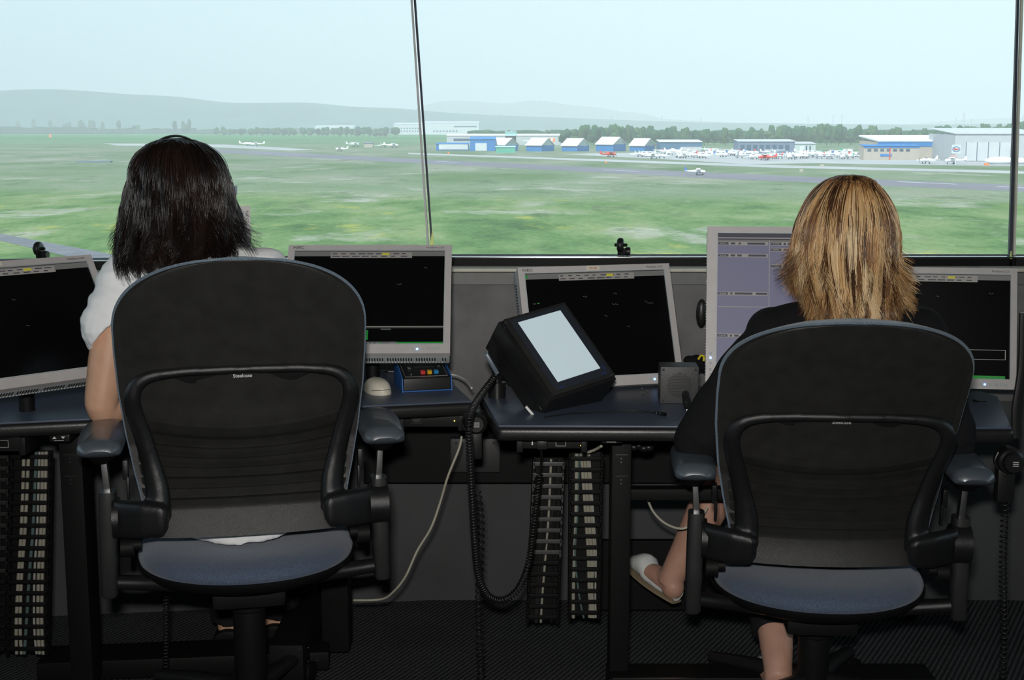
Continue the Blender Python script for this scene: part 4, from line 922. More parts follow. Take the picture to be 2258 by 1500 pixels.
for s_ in (-1, 1):
    bm = new(); prism(bm, [Hat(s_ * .088, -.02, .004), Hat(s_ * .092, .03, .002), Hat(s_ * .088, .088, .000), Hat(s_ * .088, .088, .020), Hat(s_ * .092, .03, .012), Hat(s_ * .088, -.02, .010)], hr1 @ Vector((s_ * .003, 0, 0)), bev=.0008); obj('temple_arm', bm, mat('blue_grey_frame', (.35, .42, .48), .3), gl_)
    bm = new(); pts = [Hat(s_ * (.046 + .040 * math.cos(a)), .100 - .010 * (.5 + .5 * math.cos(a)), .004 + .018 * math.sin(a)) for a in [2 * math.pi * k / 20 for k in range(21)]]; tube(bm, pts, .0016, 6); obj('rim', bm, M['post'], gl_)
bm = new(); tube(bm, [Hat(-.008, .100, .008), Hat(0, .104, .012), Hat(.008, .100, .008)], .0016, 6, 3); obj('bridge', bm, M['post'], gl_)

# ---- blond person
w2 = tag(empty('person', (.74, 2.93, 0)), 'seated blond person in black long-sleeved top and white flat shoes, legs crossed', 'person')
O2 = w2.location.copy()
def L2(b): b.transform(Matrix.Translation(-O2)); return b
bm = new(); HC2 = Vector((.745, 3.01, 1.155)); at2, hr2 = head(bm, HC2, R(6), R(-8))
tube(bm, [(.742, 2.975, 1.11), (.74, 2.955, 1.04), (.735, 2.94, .985)], [.052, .050, .065], 16, 4)
tube(bm, [(.73, 2.955, .46), (.73, 2.93, .60), (.73, 2.92, .75), (.735, 2.92, .88), (.735, 2.93, .925), (.738, 2.94, .97)], [.14, .13, .12, .135, .12, .055], 24, 5, .72)
Ls2, Rs2 = Vector((.575, 2.93, .925)), Vector((.905, 2.93, .925))
tube(bm, [(.735, 2.935, .955), Ls2], [.055, .048], 14); tube(bm, [(.735, 2.935, .955), Rs2], [.055, .048], 14)
Le2 = P(1545, 985, 2.90); Re2 = P(2112, 985, 2.90); Lw2 = Vector((.52, 3.13, .755)); Rw2 = Vector((.88, 3.14, .755))
for s_, e_, w_, sd2 in ((Ls2, Le2, Lw2, 1), (Rs2, Re2, Rw2, -1)):
    tube(bm, [s_, s_.lerp(e_, .45), e_, e_.lerp(w_, .4), w_], [.05, .044, .036, .038, .025], 16, 4); hand(bm, w_, (.12 * sd2, 1, .0), (0, 0, 1), (sd2, 0, 0), .25)
An = Vector((.625, 2.99, .125)); A2 = P(1486, 1288, 3.37); K2 = Vector((.60, 3.34, .60)); CM = P(1566, 1135, 3.37)
tube(bm, [(.66, 2.95, .47), (.64, 3.15, .475), (.655, 3.34, .48), (.66, 3.36, .43), (.645, 3.21, .29), An, An + Vector((0, 0, -.03))], [.085, .078, .056, .052, .055, .034, .032], 16, 4)
tube(bm, [(.80, 2.95, .50), (.72, 3.14, .585), K2, K2 + Vector((-.02, .03, -.05)), CM, CM.lerp(A2, .6), A2, A2 + Vector((-.01, 0, -.02))], [.085, .075, .055, .052, .052, .040, .033, .031], 16, 4)
toe = P(1398, 1262, 3.50); heel = P(1492, 1335, 3.36); fm = (toe + heel) / 2
fd_ = (toe - heel).normalized(); upf = (A2 - heel); upf = (upf - fd_ * upf.dot(fd_)).normalized()
tube(bm, [heel + upf * .028, heel + fd_ * .06 + upf * .030, heel.lerp(toe, .6) + upf * .022, toe + upf * .012 - fd_ * .02], [.028, .032, .030, .016], 14, 4, .8)
ell(bm, A2.lerp(heel, .45), (.03, .033, .033)); tube(bm, [A2, heel + fd_ * .05 + upf * .03], [.032, .030], 14)
tube(bm, [An + Vector((0, -.025, -.035)), An + Vector((0, .07, -.045)), An + Vector((0, .16, -.06))], [.03, .032, .02], 12, 4, .9)
organic('body', L2(bm), M['skin2'], w2, .005, 3)
at2l = lambda x, y, z: at2(x, y, z) - O2
face_parts(at2l, hr2, w2)
bm = new(); tube(bm, [(.73, 2.955, .45), (.73, 2.93, .58), (.73, 2.918, .75), (.735, 2.918, .86), (.735, 2.928, .925), (.74, 2.94, .975)], [.165, .152, .14, .155, .140, .075], 28, 5, .74)
tube(bm, [(.735, 2.935, .95), Ls2], [.066, .058], 16); tube(bm, [(.735, 2.935, .95), Rs2], [.066, .058], 16); ell(bm, Ls2, (.060, .060, .060)); ell(bm, Rs2, (.060, .060, .060))
for s_, e_, w_ in ((Ls2, Le2, Lw2), (Rs2, Re2, Rw2)):
    tube(bm, [s_, s_.lerp(e_, .3) , s_.lerp(e_, .75), e_, e_.lerp(w_, .3), e_.lerp(w_, .85)], [.048, .062, .060, .054, .052, .038], 18, 4); ell(bm, e_, (.054, .054, .054))
tube(bm, [(.74, 2.94, .965), (.742, 2.95, 1.01)], [.075, .060], 18)
j = organic('black_top', L2(bm), M['blackcloth'], w2, .0055, 3)
for v in j.data.vertices: v.co += v.normal * noise.noise(Vector((v.co.x * 12, v.co.y * 12, v.co.z * 26))) * .004
bm = new(); ell(bm, (.73, 2.96, .47), (.175, .13, .09))
tube(bm, [(.66, 2.95, .475), (.64, 3.15, .485), (.655, 3.34, .487), (.66, 3.375, .44), (.646, 3.23, .305), (.632, 3.07, .175)], [.10, .092, .07, .066, .070, .055], 18, 4)
tube(bm, [(.80, 2.95, .505), (.72, 3.14, .592), K2, K2 + Vector((-.01, .02, -.045)), K2.lerp(CM, .45)], [.10, .09, .069, .066, .064], 18, 4)
organic('cropped_trousers', L2(bm), M['darkpants'], w2, .006, 3)
# shoes: sole + upper
def shoe(h, t, up_, root, O):
    d = (t - h); L = d.length; d.normalize(); s_ = d.cross(up_).normalized(); bm = new(); rings = []
    for i in range(15):
        u = i / 14; hw = .034 * (math.sin(math.pi * min(1, max(0, .12 + .80 * u))) ** .5) * (.82 + .28 * u); hw *= 1 if u < .9 else .85; top = float(np.interp(u, [0, .1, .2, .55, .66, .8, 1], [.046, .046, .034, .036, .066, .056, .026]))
        c = h + d * (L * u) + up_ * 0
        rings.append([c - O + s_ * (hw * math.cos(a)) + up_ * (top * .5 + top * .5 * math.sin(a)) for a in [2 * math.pi * k / 20 for k in range(20)]])
    loft(bm, rings); up = obj('shoe', bm, M['whiteshoe'], root, 70)
    for v in up.data.vertices: v.co += v.normal * noise.noise(v.co * 90) * .002
    bm = new(); rings = []
    for i in range(15):
        u = i / 14; hw = .035 * (math.sin(math.pi * min(1, max(0, .12 + .80 * u))) ** .5) * (.82 + .28 * u); c = h + d * (L * u) - up_ * .003
        rings.append([c - O + s_ * (hw * math.cos(a)) + up_ * (.004 * math.sin(a)) for a in [2 * math.pi * k / 20 for k in range(20)]])
    loft(bm, rings); obj('sole', bm, M['sole'], up, 60)
shoe(heel - upf * .002 - fd_ * .01, toe + fd_ * .01, upf, w2, O2)
shoe(An + Vector((0, -.055, -.083)), An + Vector((0, .19, -.083)), Vector((0, 0, 1)), w2, O2)
hm2 = hairmat('streaked_blond_hair', [(0, (.045, .022, .012)), (.25, (.16, .070, .03)), (.5, (.44, .22, .085)), (.75, (.74, .46, .20)), (1, (.95, .76, .48))], .32)
prof2 = [(.004, .118), (.026, .116), (.050, .106), (.072, .084), (.088, .058), (.100, .03), (.108, 0), (.112, -.04), (.112, -.07), (.106, -.10), (.100, -.13), (.090, -.16), (.080, -.20), (.072, -.24)]
def ends2(a, q):
    back = max(0, -math.sin(a)); r_ = .5 if q is None else q.uniform(0, 1)
    if q is not None and q.uniform() < .25: return (-.10 - .04 * r_, 0)
    return (-.125 - .045 * r_ - .065 * back ** .7, 0)
def flips2(a, q):
    side = abs(math.cos(a)); k_ = q.uniform(0, 1)
    return (q.uniform(0, .02) + .045 * (side ** 3) * k_, .012 * side * k_ + q.uniform(0, .008), q.normal(0, .12))
def tone2(a, q): return q.choice([.12, .34, .55, .78, .95], p=[.16, .18, .24, .26, .16])
w2.location.y += .05
hair('hair', w2, HC2 - O2 + Vector((0, -.012, 0)), prof2, 1.08, R(96), R(45), hm2, 520, 32, 11, tone2, .5, ends2, flips2, wave=.008, top_shift=(.006, -.01), lean=.075)

# ================================================================== OUTSIDE
def groundmat():
    m = bpy.data.materials.new('airfield_meadow'); m.use_nodes = True; nt = m.node_tree; b = nt.nodes['Principled BSDF']; b.inputs['Roughness'].default_value = 1; b.inputs['Specular IOR Level'].default_value = 0
    N = nt.nodes.new; Lk = nt.links.new; g = N('ShaderNodeNewGeometry'); s = N('ShaderNodeSeparateXYZ'); Lk(g.outputs['Position'], s.inputs[0])
    def noi(sc, det=4, stretch=(1, 1, 1), rough=.55):
        mp = N('ShaderNodeMapping'); mp.inputs['Scale'].default_value = stretch; Lk(g.outputs['Position'], mp.inputs[0]); n = N('ShaderNodeTexNoise'); n.inputs['Scale'].default_value = sc; n.inputs['Detail'].default_value = det; n.inputs['Roughness'].default_value = rough; Lk(mp.outputs[0], n.inputs[0]); return n.outputs[0]
    def ramp(src, stops, interp='LINEAR'):
        r = N('ShaderNodeValToRGB'); r.color_ramp.interpolation = interp; el = r.color_ramp.elements
        el[0].position, el[0].color = stops[0][0], (*stops[0][1], 1); el[1].position, el[1].color = stops[-1][0], (*stops[-1][1], 1)
        for p, c in stops[1:-1]: k = el.new(p); k.color = (*c, 1)
        Lk(src, r.inputs[0]); return r.outputs[0]
    def mix(f, a, c):
        x = N('ShaderNodeMix'); x.data_type = 'RGBA'; Lk(f, x.inputs[0]); Lk(a, x.inputs[6]); Lk(c, x.inputs[7]); return x.outputs[2]
    def mth(op, a, b_=None, cl=False):
        x = N('ShaderNodeMath'); x.operation = op; x.use_clamp = cl
        for i, q in enumerate((a, b_)):
            if q is None: continue
            if isinstance(q, (int, float)): x.inputs[i].default_value = q
            else: Lk(q, x.inputs[i])
        return x.outputs[0]
    lush = ramp(noi(.030, 6, (1.9, .75, 1), .66), [(.30, (.042, .130, .042)), (.45, (.070, .205, .058)), (.58, (.105, .255, .080)), (.72, (.145, .28, .12))])
    dry = ramp(noi(.014, 5, (1.2, .8, 1), .6), [(.32, (.075, .20, .065)), (.5, (.105, .245, .10)), (.68, (.15, .285, .135))])
    pale = ramp(noi(.03, 5), [(.4, (.20, .37, .20)), (.6, (.16, .31, .15))])
    yel = ramp(noi(.3, 3), [(.4, (.24, .40, .05)), (.6, (.15, .32, .06))])
    warp = mth('MULTIPLY', mth('SUBTRACT', noi(.006, 3), .5), 90.0); yy = mth('ADD', s.outputs[1], warp); yy = mth('ADD', yy, mth('MULTIPLY', s.outputs[0], .25))
    zone = mth('DIVIDE', mth('SUBTRACT', yy, 330.0), 40.0, True)
    base = mix(zone, lush, dry)
    pm = mth('MULTIPLY', mth('SUBTRACT', noi(.026, 5, (1.5, .9, 1), .65), .56), 11.0, True)
    base = mix(mth('MULTIPLY', pm, .75), base, pale)
    ym = mth('MULTIPLY', mth('SUBTRACT', noi(.034, 5, (1.6, .8, 1), .7), .585), 9.0, True); ym = mth('MULTIPLY', ym, mth('SUBTRACT', 1.0, mth('DIVIDE', mth('SUBTRACT', yy, 300.0), 60.0, True)))
    mp = N('ShaderNodeMapping'); mp.inputs['Location'].default_value = (500, 130, 0); 
    base = mix(mth('MULTIPLY', ym, .8), base, yel)
    dk = mth('MULTIPLY', mth('SUBTRACT', noi(.045, 5, (1.6, .8, 1), .7), .57), 8.0, True); dkc = ramp(noi(.1), [(.4, (.035, .10, .04)), (.6, (.05, .13, .05))]); base = mix(mth('MULTIPLY', dk, .7), base, dkc)
    fine = ramp(noi(.9, 4), [(.3, (1.18, .62, 1.05)), (.7, (1.65, .90, 1.45))]); x = N('ShaderNodeMix'); x.data_type = 'RGBA'; x.blend_type = 'MULTIPLY'; x.inputs[0].default_value = 1; Lk(base, x.inputs[6]); Lk(fine, x.inputs[7]); base = x.outputs[2]
    far = mth('DIVIDE', mth('SUBTRACT', s.outputs[1], 1100.0), 900.0, True); farc = ramp(noi(.004, 5), [(.4, (.06, .15, .06)), (.6, (.085, .20, .085))]); base = mix(far, base, farc)
    Lk(base, b.inputs['Base Color']); return m
bm = new(); bmesh.ops.create_grid(bm, x_segments=2, y_segments=2, size=1, matrix=Matrix.Translation((0, 9030, GZ)) @ Matrix.Diagonal((9000, 9000, 1, 1)))
o = obj('ground', bm, groundmat()); struct(o)
asph = mat('grey_asphalt', (.16, .155, .175), .9, spec=.1, var=.1, scale=.02); asph2 = mat('pale_concrete', (.33, .33, .33), .9, spec=.1, var=.1, scale=.03); gravel = mat('blue_grey_gravel_road', (.13, .135, .15), .95, spec=.05, var=.15, scale=.3)
def pave(name, px, m, dz=.05, kind=True):
    bm = new(); prism(bm, [G(*p) for p in px], (0, 0, dz)); o = obj(name, bm, m); return struct(o)
pave('runway', [(440, 328), (476, 328.6), (935, 351.5), (1600, 382.5), (2258, 409), (2500, 418), (2500, 432), (2258, 423), (1600, 395), (935, 361), (476, 337), (440, 335)], asph)
pave('taxiway', [(900, 337), (1250, 349), (1700, 364), (2258, 378), (2500, 384), (2500, 389), (2258, 383), (1700, 369.5), (1250, 353), (900, 340)], asph2)
pave('apron', [(1240, 340), (1420, 336), (1700, 333), (2300, 338), (2600, 350), (2500, 371), (2258, 366), (2020, 364), (1800, 360), (1640, 362), (1480, 352)], asph2, .03)
pave('taxiway_stub', [(225, 316), (500, 319), (700, 330), (640, 332), (440, 323), (260, 321)], asph2, .03)
pave('dirt_road', [(-700, 404), (0, 516), (250, 562), (900, 690), (900, 730), (250, 589), (0, 531), (-700, 414)], gravel)
wm = mat('runway_paint', (.42, .42, .44), .8)
for i, (x, y) in enumerate(((960, 356), (1330, 375), (1980, 401), (2200, 412))):
    a = G(x, y); bm = new(); dr = (G(x + 60, y + 2.7) - a).normalized(); n_ = Vector((-dr.y, dr.x, 0)); a.z += .06
    prism(bm, [a - n_, a + dr * 24 - n_ * .6, a + dr * 24 + n_ * .6, a + n_], (0, 0, .02)); tag(obj('runway_stripe', bm, wm), 'white centreline stripe painted on the runway', 'stripe', 'centreline stripes on the runway')

# hills (real ridges far away)
def ridge(name, pts, Y, depth, col, label):
    X0 = pts[0][0]; bm = new(); rows = []; n = 160
    px = np.linspace(pts[0][0], pts[-1][0], n); py = np.interp(px, [p[0] for p in pts], [p[1] for p in pts]); kr = np.hanning(9); kr /= kr.sum(); py = np.convolve(np.pad(py, 4, 'edge'), kr, 'valid')
    for t in (0, .12, .3, .5, .7, .85, 1, 1.25, 1.6):
        row = []
        for i in range(n):
            top = P(px[i], py[i], Y); h = top.z - GZ; s_ = math.sin(min(t, 1) * math.pi / 2) if t <= 1 else math.cos((t - 1) / .6 * math.pi / 2)
            nz = noise.noise(Vector((top.x * .0012, t * 3, Y))) * .10 * h * math.sin(min(t, 1) * math.pi)
            row.append(bm.verts.new((top.x, Y - depth + depth * t, GZ - 2 + (h + 2) * s_ + nz)))
        rows.append(row)
    for a, b in zip(rows, rows[1:]):
        for i in range(n - 1): bm.faces.new((a[i], a[i + 1], b[i + 1], b[i]))
    m = mat(name + '_woodland', col, 1, spec=0, var=.25, scale=.01); o = obj(name, bm, m, None, 180); tag(o, label, 'hills'); return o
ridge('hill_range', [(-1500, 262), (-900, 238), (-500, 215), (-250, 208), (0, 203), (60, 200), (130, 197), (200, 200), (280, 209), (380, 211), (440, 217), (475, 228), (560, 227), (640, 227), (680, 224), (730, 229), (780, 240), (830, 236), (900, 240), (935, 245), (1000, 250), (1100, 255), (1250, 260), (1400, 266), (1600, 271), (1800, 273), (2000, 275), (2300, 272), (2700, 272)], 5200, 900, (.04, .11, .09), 'long hazy blue-green hill range rising at the left behind the airfield')
ridge('distant_mountain', [(850, 262), (925, 240), (960, 223), (1000, 222), (1060, 224), (1120, 230), (1145, 224), (1175, 221), (1215, 224), (1250, 232), (1310, 235), (1370, 248), (1410, 247), (1450, 262), (1600, 270), (1800, 273), (2000, 274), (2150, 262), (2300, 258), (2600, 268)], 9500, 1500, (.05, .11, .08), 'faint pale blue mountain behind the middle of the hill range')

# trees
crown_m = [mat('tree_crown_%s' % n_, c, 1, spec=0, var=.35, scale=.6) for n_, c in (('green', (.030, .088, .038)), ('olive', (.048, .105, .040)), ('deep', (.022, .072, .036)))]
trunk_m = mat('bark', (.10, .08, .06), .9)
protos = []
for v_ in range(5):
    bm = new(); q = random.Random(v_ * 3 + 1)
    for i in range(7 + v_):
        z = q.uniform(.35, .85); rr = .30 * (1 - abs(z - .55) * .9); a = q.uniform(0, 6.3); c = Vector((math.cos(a) * .2 * q.random(), math.sin(a) * .2 * q.random(), z)); s_ = rr * q.uniform(.6, 1)
        g_ = bmesh.ops.create_icosphere(bm, subdivisions=2, radius=1, matrix=Matrix.Translation(c) @ Matrix.Diagonal((s_, s_, s_ * q.uniform(.8, 1.3), 1)))
        for vv in g_['verts']: vv.co += (vv.co - c).normalized() * noise.noise(vv.co * 11 + Vector((v_, 0, 0))) * .12
    cyl(bm, (0, 0, 0), (0, 0, .45), .025, 6, .015, mi=1)
    me = bpy.data.meshes.new('tree'); bm.to_mesh(me); bm.free(); me.materials.append(crown_m[v_ % 3]); me.materials.append(trunk_m)
    for p in me.polygons: p.use_smooth = True
    protos.append(me)
TREES = []
def tree(x, y, h, w, label, group, q):
    o = bpy.data.objects.new('tree', protos[q.randrange(5)]); COL.objects.link(o); o.location = (x, y, GZ - .2); o.rotation_euler = (0, 0, q.uniform(0, 6.28)); o.scale = (w, w, h); tag(o, label, 'tree', group)
q = random.Random(5)
for i in range(176):   # forest behind the hangars
    px = 1040 + i * 7.5 + q.uniform(-5, 5); row = i % 3; Yb = 1300 + row * 60 + q.uniform(-20, 20)
    if px < 1240: Yb += 300
    a = ray(px, 300); x = a.x / a.y * Yb; top = 283 + 4 * math.sin(px * .013) + (5 if px < 1240 else 0) - (6 if px > 2050 else 0) + q.uniform(-4, 9); h = (P(px, top, Yb).z - GZ)
    tree(x, Yb, max(h, 9) * 1.05, q.uniform(10, 16), 'green tree in the dense forest line behind the hangars', 'trees of the forest line behind the hangars', q)
bm = new(); pf = []
for i in range(90):
    px = 1030 + i * 15.6; Yb = 1480 if px >= 1240 else 1680; pf.append((ray(px, 300).x / ray(px, 300).y * Yb, Yb, P(px, 288 + q.uniform(-2, 3), Yb).z))
for (x0, y0, z0), (x1, y1, z1) in zip(pf, pf[1:]):
    prism(bm, [(x0, y0, GZ - 1), (x1, y1, GZ - 1), (x1, y1, z1), (x0, y0, z0)], (0, 40, 0))
tag(obj('forest', bm, crown_m[0]), 'continuous dark mass of the forest closing the view behind the hangar trees', 'forest', None, 'stuff')
for i in range(66):   # mid band and left clumps
    if i < 40: px = 478 + i * 10.2 + q.uniform(-6, 6); base_, top = 299 + (px - 478) * .012, 283 + q.uniform(-3, 3)
    else:
        px = q.choice([10, 25, 40, 70, 80, 95, 115, 135, 150, 180, 200, 222, 245, 265, 300, 350, 380, 410, 440, 455]) + q.uniform(-8, 8); base_, top = 291 + px * .012, 263 + q.uniform(0, 14)
    g0 = G(px, base_); h = P(px, top, g0.y).z - GZ
    tree(g0.x, g0.y, h * 1.05, max(12, g0.y * (16 if i >= 40 else 22) / 3000), ('hazy tree in the low tree band right of the dark-haired head' if i < 40 else 'hazy tree in the loose clumps below the hills at the left'), ('trees of the low mid band' if i < 40 else 'trees of the left clumps'), q)
bm = new(); pf = [(-200, 284), (0, 283), (200, 286), (420, 288), (600, 286), (860, 288), (1040, 290)]
for (a, b) in zip(pf, pf[1:]):
    for k in range(8):
        x0 = a[0] + (b[0] - a[0]) * k / 8; x1 = a[0] + (b[0] - a[0]) * (k + 1) / 8; p0 = P(x0, a[1] + q.uniform(-4, 2), 3200); p1 = P(x1, a[1] + q.uniform(-4, 2), 3200)
        prism(bm, [(p0.x, 3200, GZ - 1), (p1.x, 3200, GZ - 1), p1, p0], (0, 60, 0))
tag(obj('distant_woodland', bm, crown_m[2]), 'low hazy woodland strip at the foot of the left hills', 'woodland', None, 'stuff')

# buildings
bmats = {'blue': (.03, .17, .42), 'white': (.56, .58, .60), 'grey': (.42, .43, .45), 'tan': (.40, .35, .30), 'green': (.10, .36, .26), 'dkblue': (.06, .14, .24), 'slate': (.15, .19, .26), 'turq': (.35, .62, .62), 'glassd': (.05, .09, .14), 'greygreen': (.42, .48, .46), 'roofw': (.66, .67, .68), 'orange': (.75, .22, .08), 'red': (.6, .05, .05), 'pink': (.55, .36, .36), 'panel': (.50, .51, .53)}
BM_ = {k_: mat('painted_%s_cladding' % k_, c, .7, spec=.2, var=.05, scale=.3) for k_, c in bmats.items()}
def bpart(root, name, fn, m):
    bm = new(); fn(bm); return obj(name, bm, BM_[m], root, None)
def flat_building(name, px0, px1, base, top, depth, wall, roof, label, cat='building', eave=.35, doors=(), windows=(), group=None):
    a = G(px0, base); b = G(px1, base); mp = a.y / 3000; h = (base - top) * mp; w = b.x - a.x
    r = empty(name, ((a.x + b.x) / 2, a.y, GZ), None, label, cat, group)
    bpart(r, 'walls', lambda bm: box(bm, (0, depth / 2, h / 2), (w, depth, h)), wall)
    bpart(r, 'roof', lambda bm: prism(bm, [(-w / 2 - .3, -.5, h), (w / 2 + .3, -.5, h), (w / 2 + .3, depth + .5, h + depth * .06), (-w / 2 - .3, depth + .5, h + depth * .06)], (0, 0, eave)), roof)
    f = lambda p: (p - px0) * mp - w / 2; g = lambda p: (base - p) * mp
    for (x0, x1, y0, y1, m) in doors: bpart(r, 'door', lambda bm: box(bm, ((f(x0) + f(x1)) / 2, -.15, (g(y0) + g(y1)) / 2), (f(x1) - f(x0), .3, g(y0) - g(y1))), m)
    for (x0, x1, y0, y1, m) in windows: bpart(r, 'window', lambda bm: box(bm, ((f(x0) + f(x1)) / 2, -.1, (g(y0) + g(y1)) / 2), (f(x1) - f(x0), .2, g(y0) - g(y1))), m)
    return r, f, g, mp, w, h
def hangar(px0, px1, base, eave, ridge_, label):
    mp = G(px0, base).y / 3000; W_ = (px1 - px0) * mp; a = R(-38); c = G((px0 + px1) / 2, base); L_ = W_ * .62; G_ = W_ * .66; he = (base - eave) * mp; hr = (base - ridge_) * mp * .97
    r = empty('small_hangar', (c.x, c.y + W_ * .4, GZ), rz(a), label, 'hangar', 'row of blue hangars with white gable roofs')
    # ridge runs along local y; gable end faces -y ... turned so the gable shows to the right
    hx, hy = L_ / 2, G_ / 2
    bpart(r, 'walls', lambda bm: box(bm, (0, 0, he / 2), (L_, G_, he)), 'blue')
    bpart(r, 'gable', lambda bm: prism(bm, [(hx * .99, -hy, he), (hx * .99, hy, he), (hx * .99, 0, hr)], (-L_ * .98, 0, 0)), 'greygreen')
    for s_ in (-1, 1): bpart(r, 'roof', lambda bm: prism(bm, [(-hx - .5, s_ * (hy + .8), he - .2), (hx + .5, s_ * (hy + .8), he - .2), (hx + .5, 0, hr), (-hx - .5, 0, hr)], (0, 0, .4)), 'roofw')
    return r
flat_building('long_building', 985, 1242, 320, 300, 25, 'grey', 'white', 'long pale grey building behind the blue hangars', windows=[(1000, 1035, 306, 311, 'glassd'), (1150, 1200, 309, 313, 'white')])
flat_building('roof_box', 1114, 1138, 320, 293, 8, 'turq', 'turq', 'small turquoise box rising above the long pale building', 'building')
flat_building('low_shed', 962, 1033, 332, 318, 10, 'blue', 'blue', 'low white-fronted blue shed left of the hangars', 'shed', doors=[(968, 1031, 317.5, 330, 'white')])
flat_building('blue_hangar', 1036, 1092, 333, 308, 24, 'blue', 'blue', 'plain flat-roofed blue hangar with a pale door', 'hangar', doors=[(1048, 1073, 332.5, 316, 'white')])
for p_, lb in (((1077, 1146, 333, 320, 305), 'leftmost of the gabled blue hangars, next to the green shed'), ((1157, 1226, 334, 321, 305), 'gabled blue hangar behind the orange and white sign'), ((1236, 1304, 334, 322, 306), 'gabled blue hangar third from the left in the row'), ((1312, 1386, 334, 319, 303), 'largest gabled blue hangar, fourth in the row'), ((1387, 1450, 334, 322, 306), 'gabled blue hangar at the right end of the row')):
    hangar(*p_, lb)
flat_building('green_shed', 1093, 1136, 337, 325, 8, 'green', 'turq', 'small green shed in front of the leftmost gabled hangar', 'shed')
flat_building('blue_workshop', 1454, 1548, 334, 314, 22, 'dkblue', 'white', 'flat dark blue workshop right of the gabled hangars', doors=[(1500, 1546, 333.5, 324, 'grey')])
flat_building('terminal', 1627, 1752, 340, 313, 18, 'slate', 'grey', 'dark slate two-storey building behind the parked aircraft', windows=[(1632 + i * 14, 1641 + i * 14, 331, 320, 'glassd') for i in range(8)])
flat_building('annex', 1752, 1798, 340, 318, 16, 'greygreen', 'grey', 'light annex at the right end of the dark slate building', windows=[(1776, 1779, 334, 322, 'glassd'), (1784, 1787, 334, 322, 'glassd')], doors=[(1763, 1773, 339, 323, 'white')])
flat_building('maintenance_hangar', 1934, 2104, 352, 313, 40, 'tan', 'roofw', 'tan hangar with blue band and white roof right of the parked aircraft', windows=[(1934, 2104, 324, 313.5, 'blue')], eave=.8)
flat_building('office_wing', 1904, 2026, 353, 323, 8, 'tan', 'blue', 'low tan office wing with blue roof edge before the maintenance hangar', windows=[(1912 + 14 * i, 1920 + 14 * i, 334, 329, 'glassd') for i in range(7)] + [(1940, 1965, 345, 340, 'blue'), (1904, 2026, 327, 323.5, 'blue')], doors=[(1960, 1962, 352, 326, 'red')])
flat_building('great_hangar', 2104, 2300, 356, 297, 45, 'grey', 'grey', 'large grey hangar with tall sliding doors at the right edge', 'hangar', doors=[(2128, 2129, 355, 314, 'slate'), (2152, 2153, 355, 314, 'slate'), (2176.5, 2177.5, 355, 314, 'slate'), (2201, 2202, 355, 314, 'slate'), (2226, 2227, 355, 314, 'slate'), (2129.5, 2151.5, 355, 315, 'panel'), (2153.5, 2176, 355, 315, 'panel'), (2178, 2200.5, 355, 315, 'panel'), (2202.5, 2225.5, 355, 315, 'panel')])
flat_building('factory', 868, 935, 297, 275, 60, 'white', 'grey', 'hazy white factory block behind the left window joint', windows=[(872 + 6 * i, 875 + 6 * i, 291, 288, 'glassd') for i in range(10)] + [(872 + 6 * i, 875 + 6 * i, 285, 282, 'glassd') for i in range(10)])
flat_building('factory', 935, 1056, 297, 272, 60, 'white', 'grey', 'longer hazy white factory block right of the left window joint', windows=[(955 + 7 * i, 959 + 7 * i, 291, 288, 'glassd') for i in range(8)] + [(1000, 1050, 281, 278, 'glassd')])
flat_building('warehouse', 695, 780, 291, 279, 40, 'white', 'white', 'very distant pale warehouse above the mid tree band', windows=[(700, 730, 287, 285, 'glassd')])
flat_building('far_shed', 803, 822, 325, 316, 8, 'tan', 'slate', 'small brown shed among the aircraft left of the window joint', 'shed')
# signs
def sign(px0, px1, py0, py1, base, label):
    g_ = G((px0 + px1) / 2, base); mp = g_.y / 3000; r = empty('sign', (g_.x, g_.y, GZ), None, label, 'sign'); h = (base - py0) * mp; w = (px1 - px0) * mp; hh = (py1 - py0) * mp
    bpart(r, 'pole', lambda bm: box(bm, (0, .2, (h - hh) / 2), (.4, .3, h - hh)), 'white'); bpart(r, 'panel', lambda bm: box(bm, (0, 0, h - hh / 2), (w, .3, hh)), 'white'); return r, w, h, hh
r, w, h, hh = sign(2097, 2116, 320, 339, 364, 'white fuel sign with red lettering in a blue oval before the great hangar')
bm = new(); pts = [Vector((w * .42 * math.cos(2 * math.pi * k / 28), -.2, h - hh / 2 + hh * .28 * math.sin(2 * math.pi * k / 28))) for k in range(29)]; tube(bm, pts, w * .035, 6); obj('oval_ring', bm, BM_['blue'], r)
text('Esso', w * .34, Matrix.Translation((0, -.25, h - hh / 2)) @ FACE_BACK, BM_['red'], r, ext=.02, bold=.05)
bpart(r, 'lower_panel', lambda bm: box(bm, (-w * .25, 0, h - hh * 1.32), (w * .75, .3, hh * .25)), 'pink')
r, w, h, hh = sign(1210, 1224, 304, 319, 333, 'orange and white billboard standing between the blue hangars')
bpart(r, 'orange_field', lambda bm: box(bm, (0, -.2, h - hh * .38), (w * .92, .1, hh * .6)), 'orange'); bpart(r, 'emblem', lambda bm: prism(bm, [(-w * .2, -.3, h - hh * .12), (w * .2, -.3, h - hh * .12), (0, -.3, h - hh * .75)], (0, .1, 0)), 'roofw')
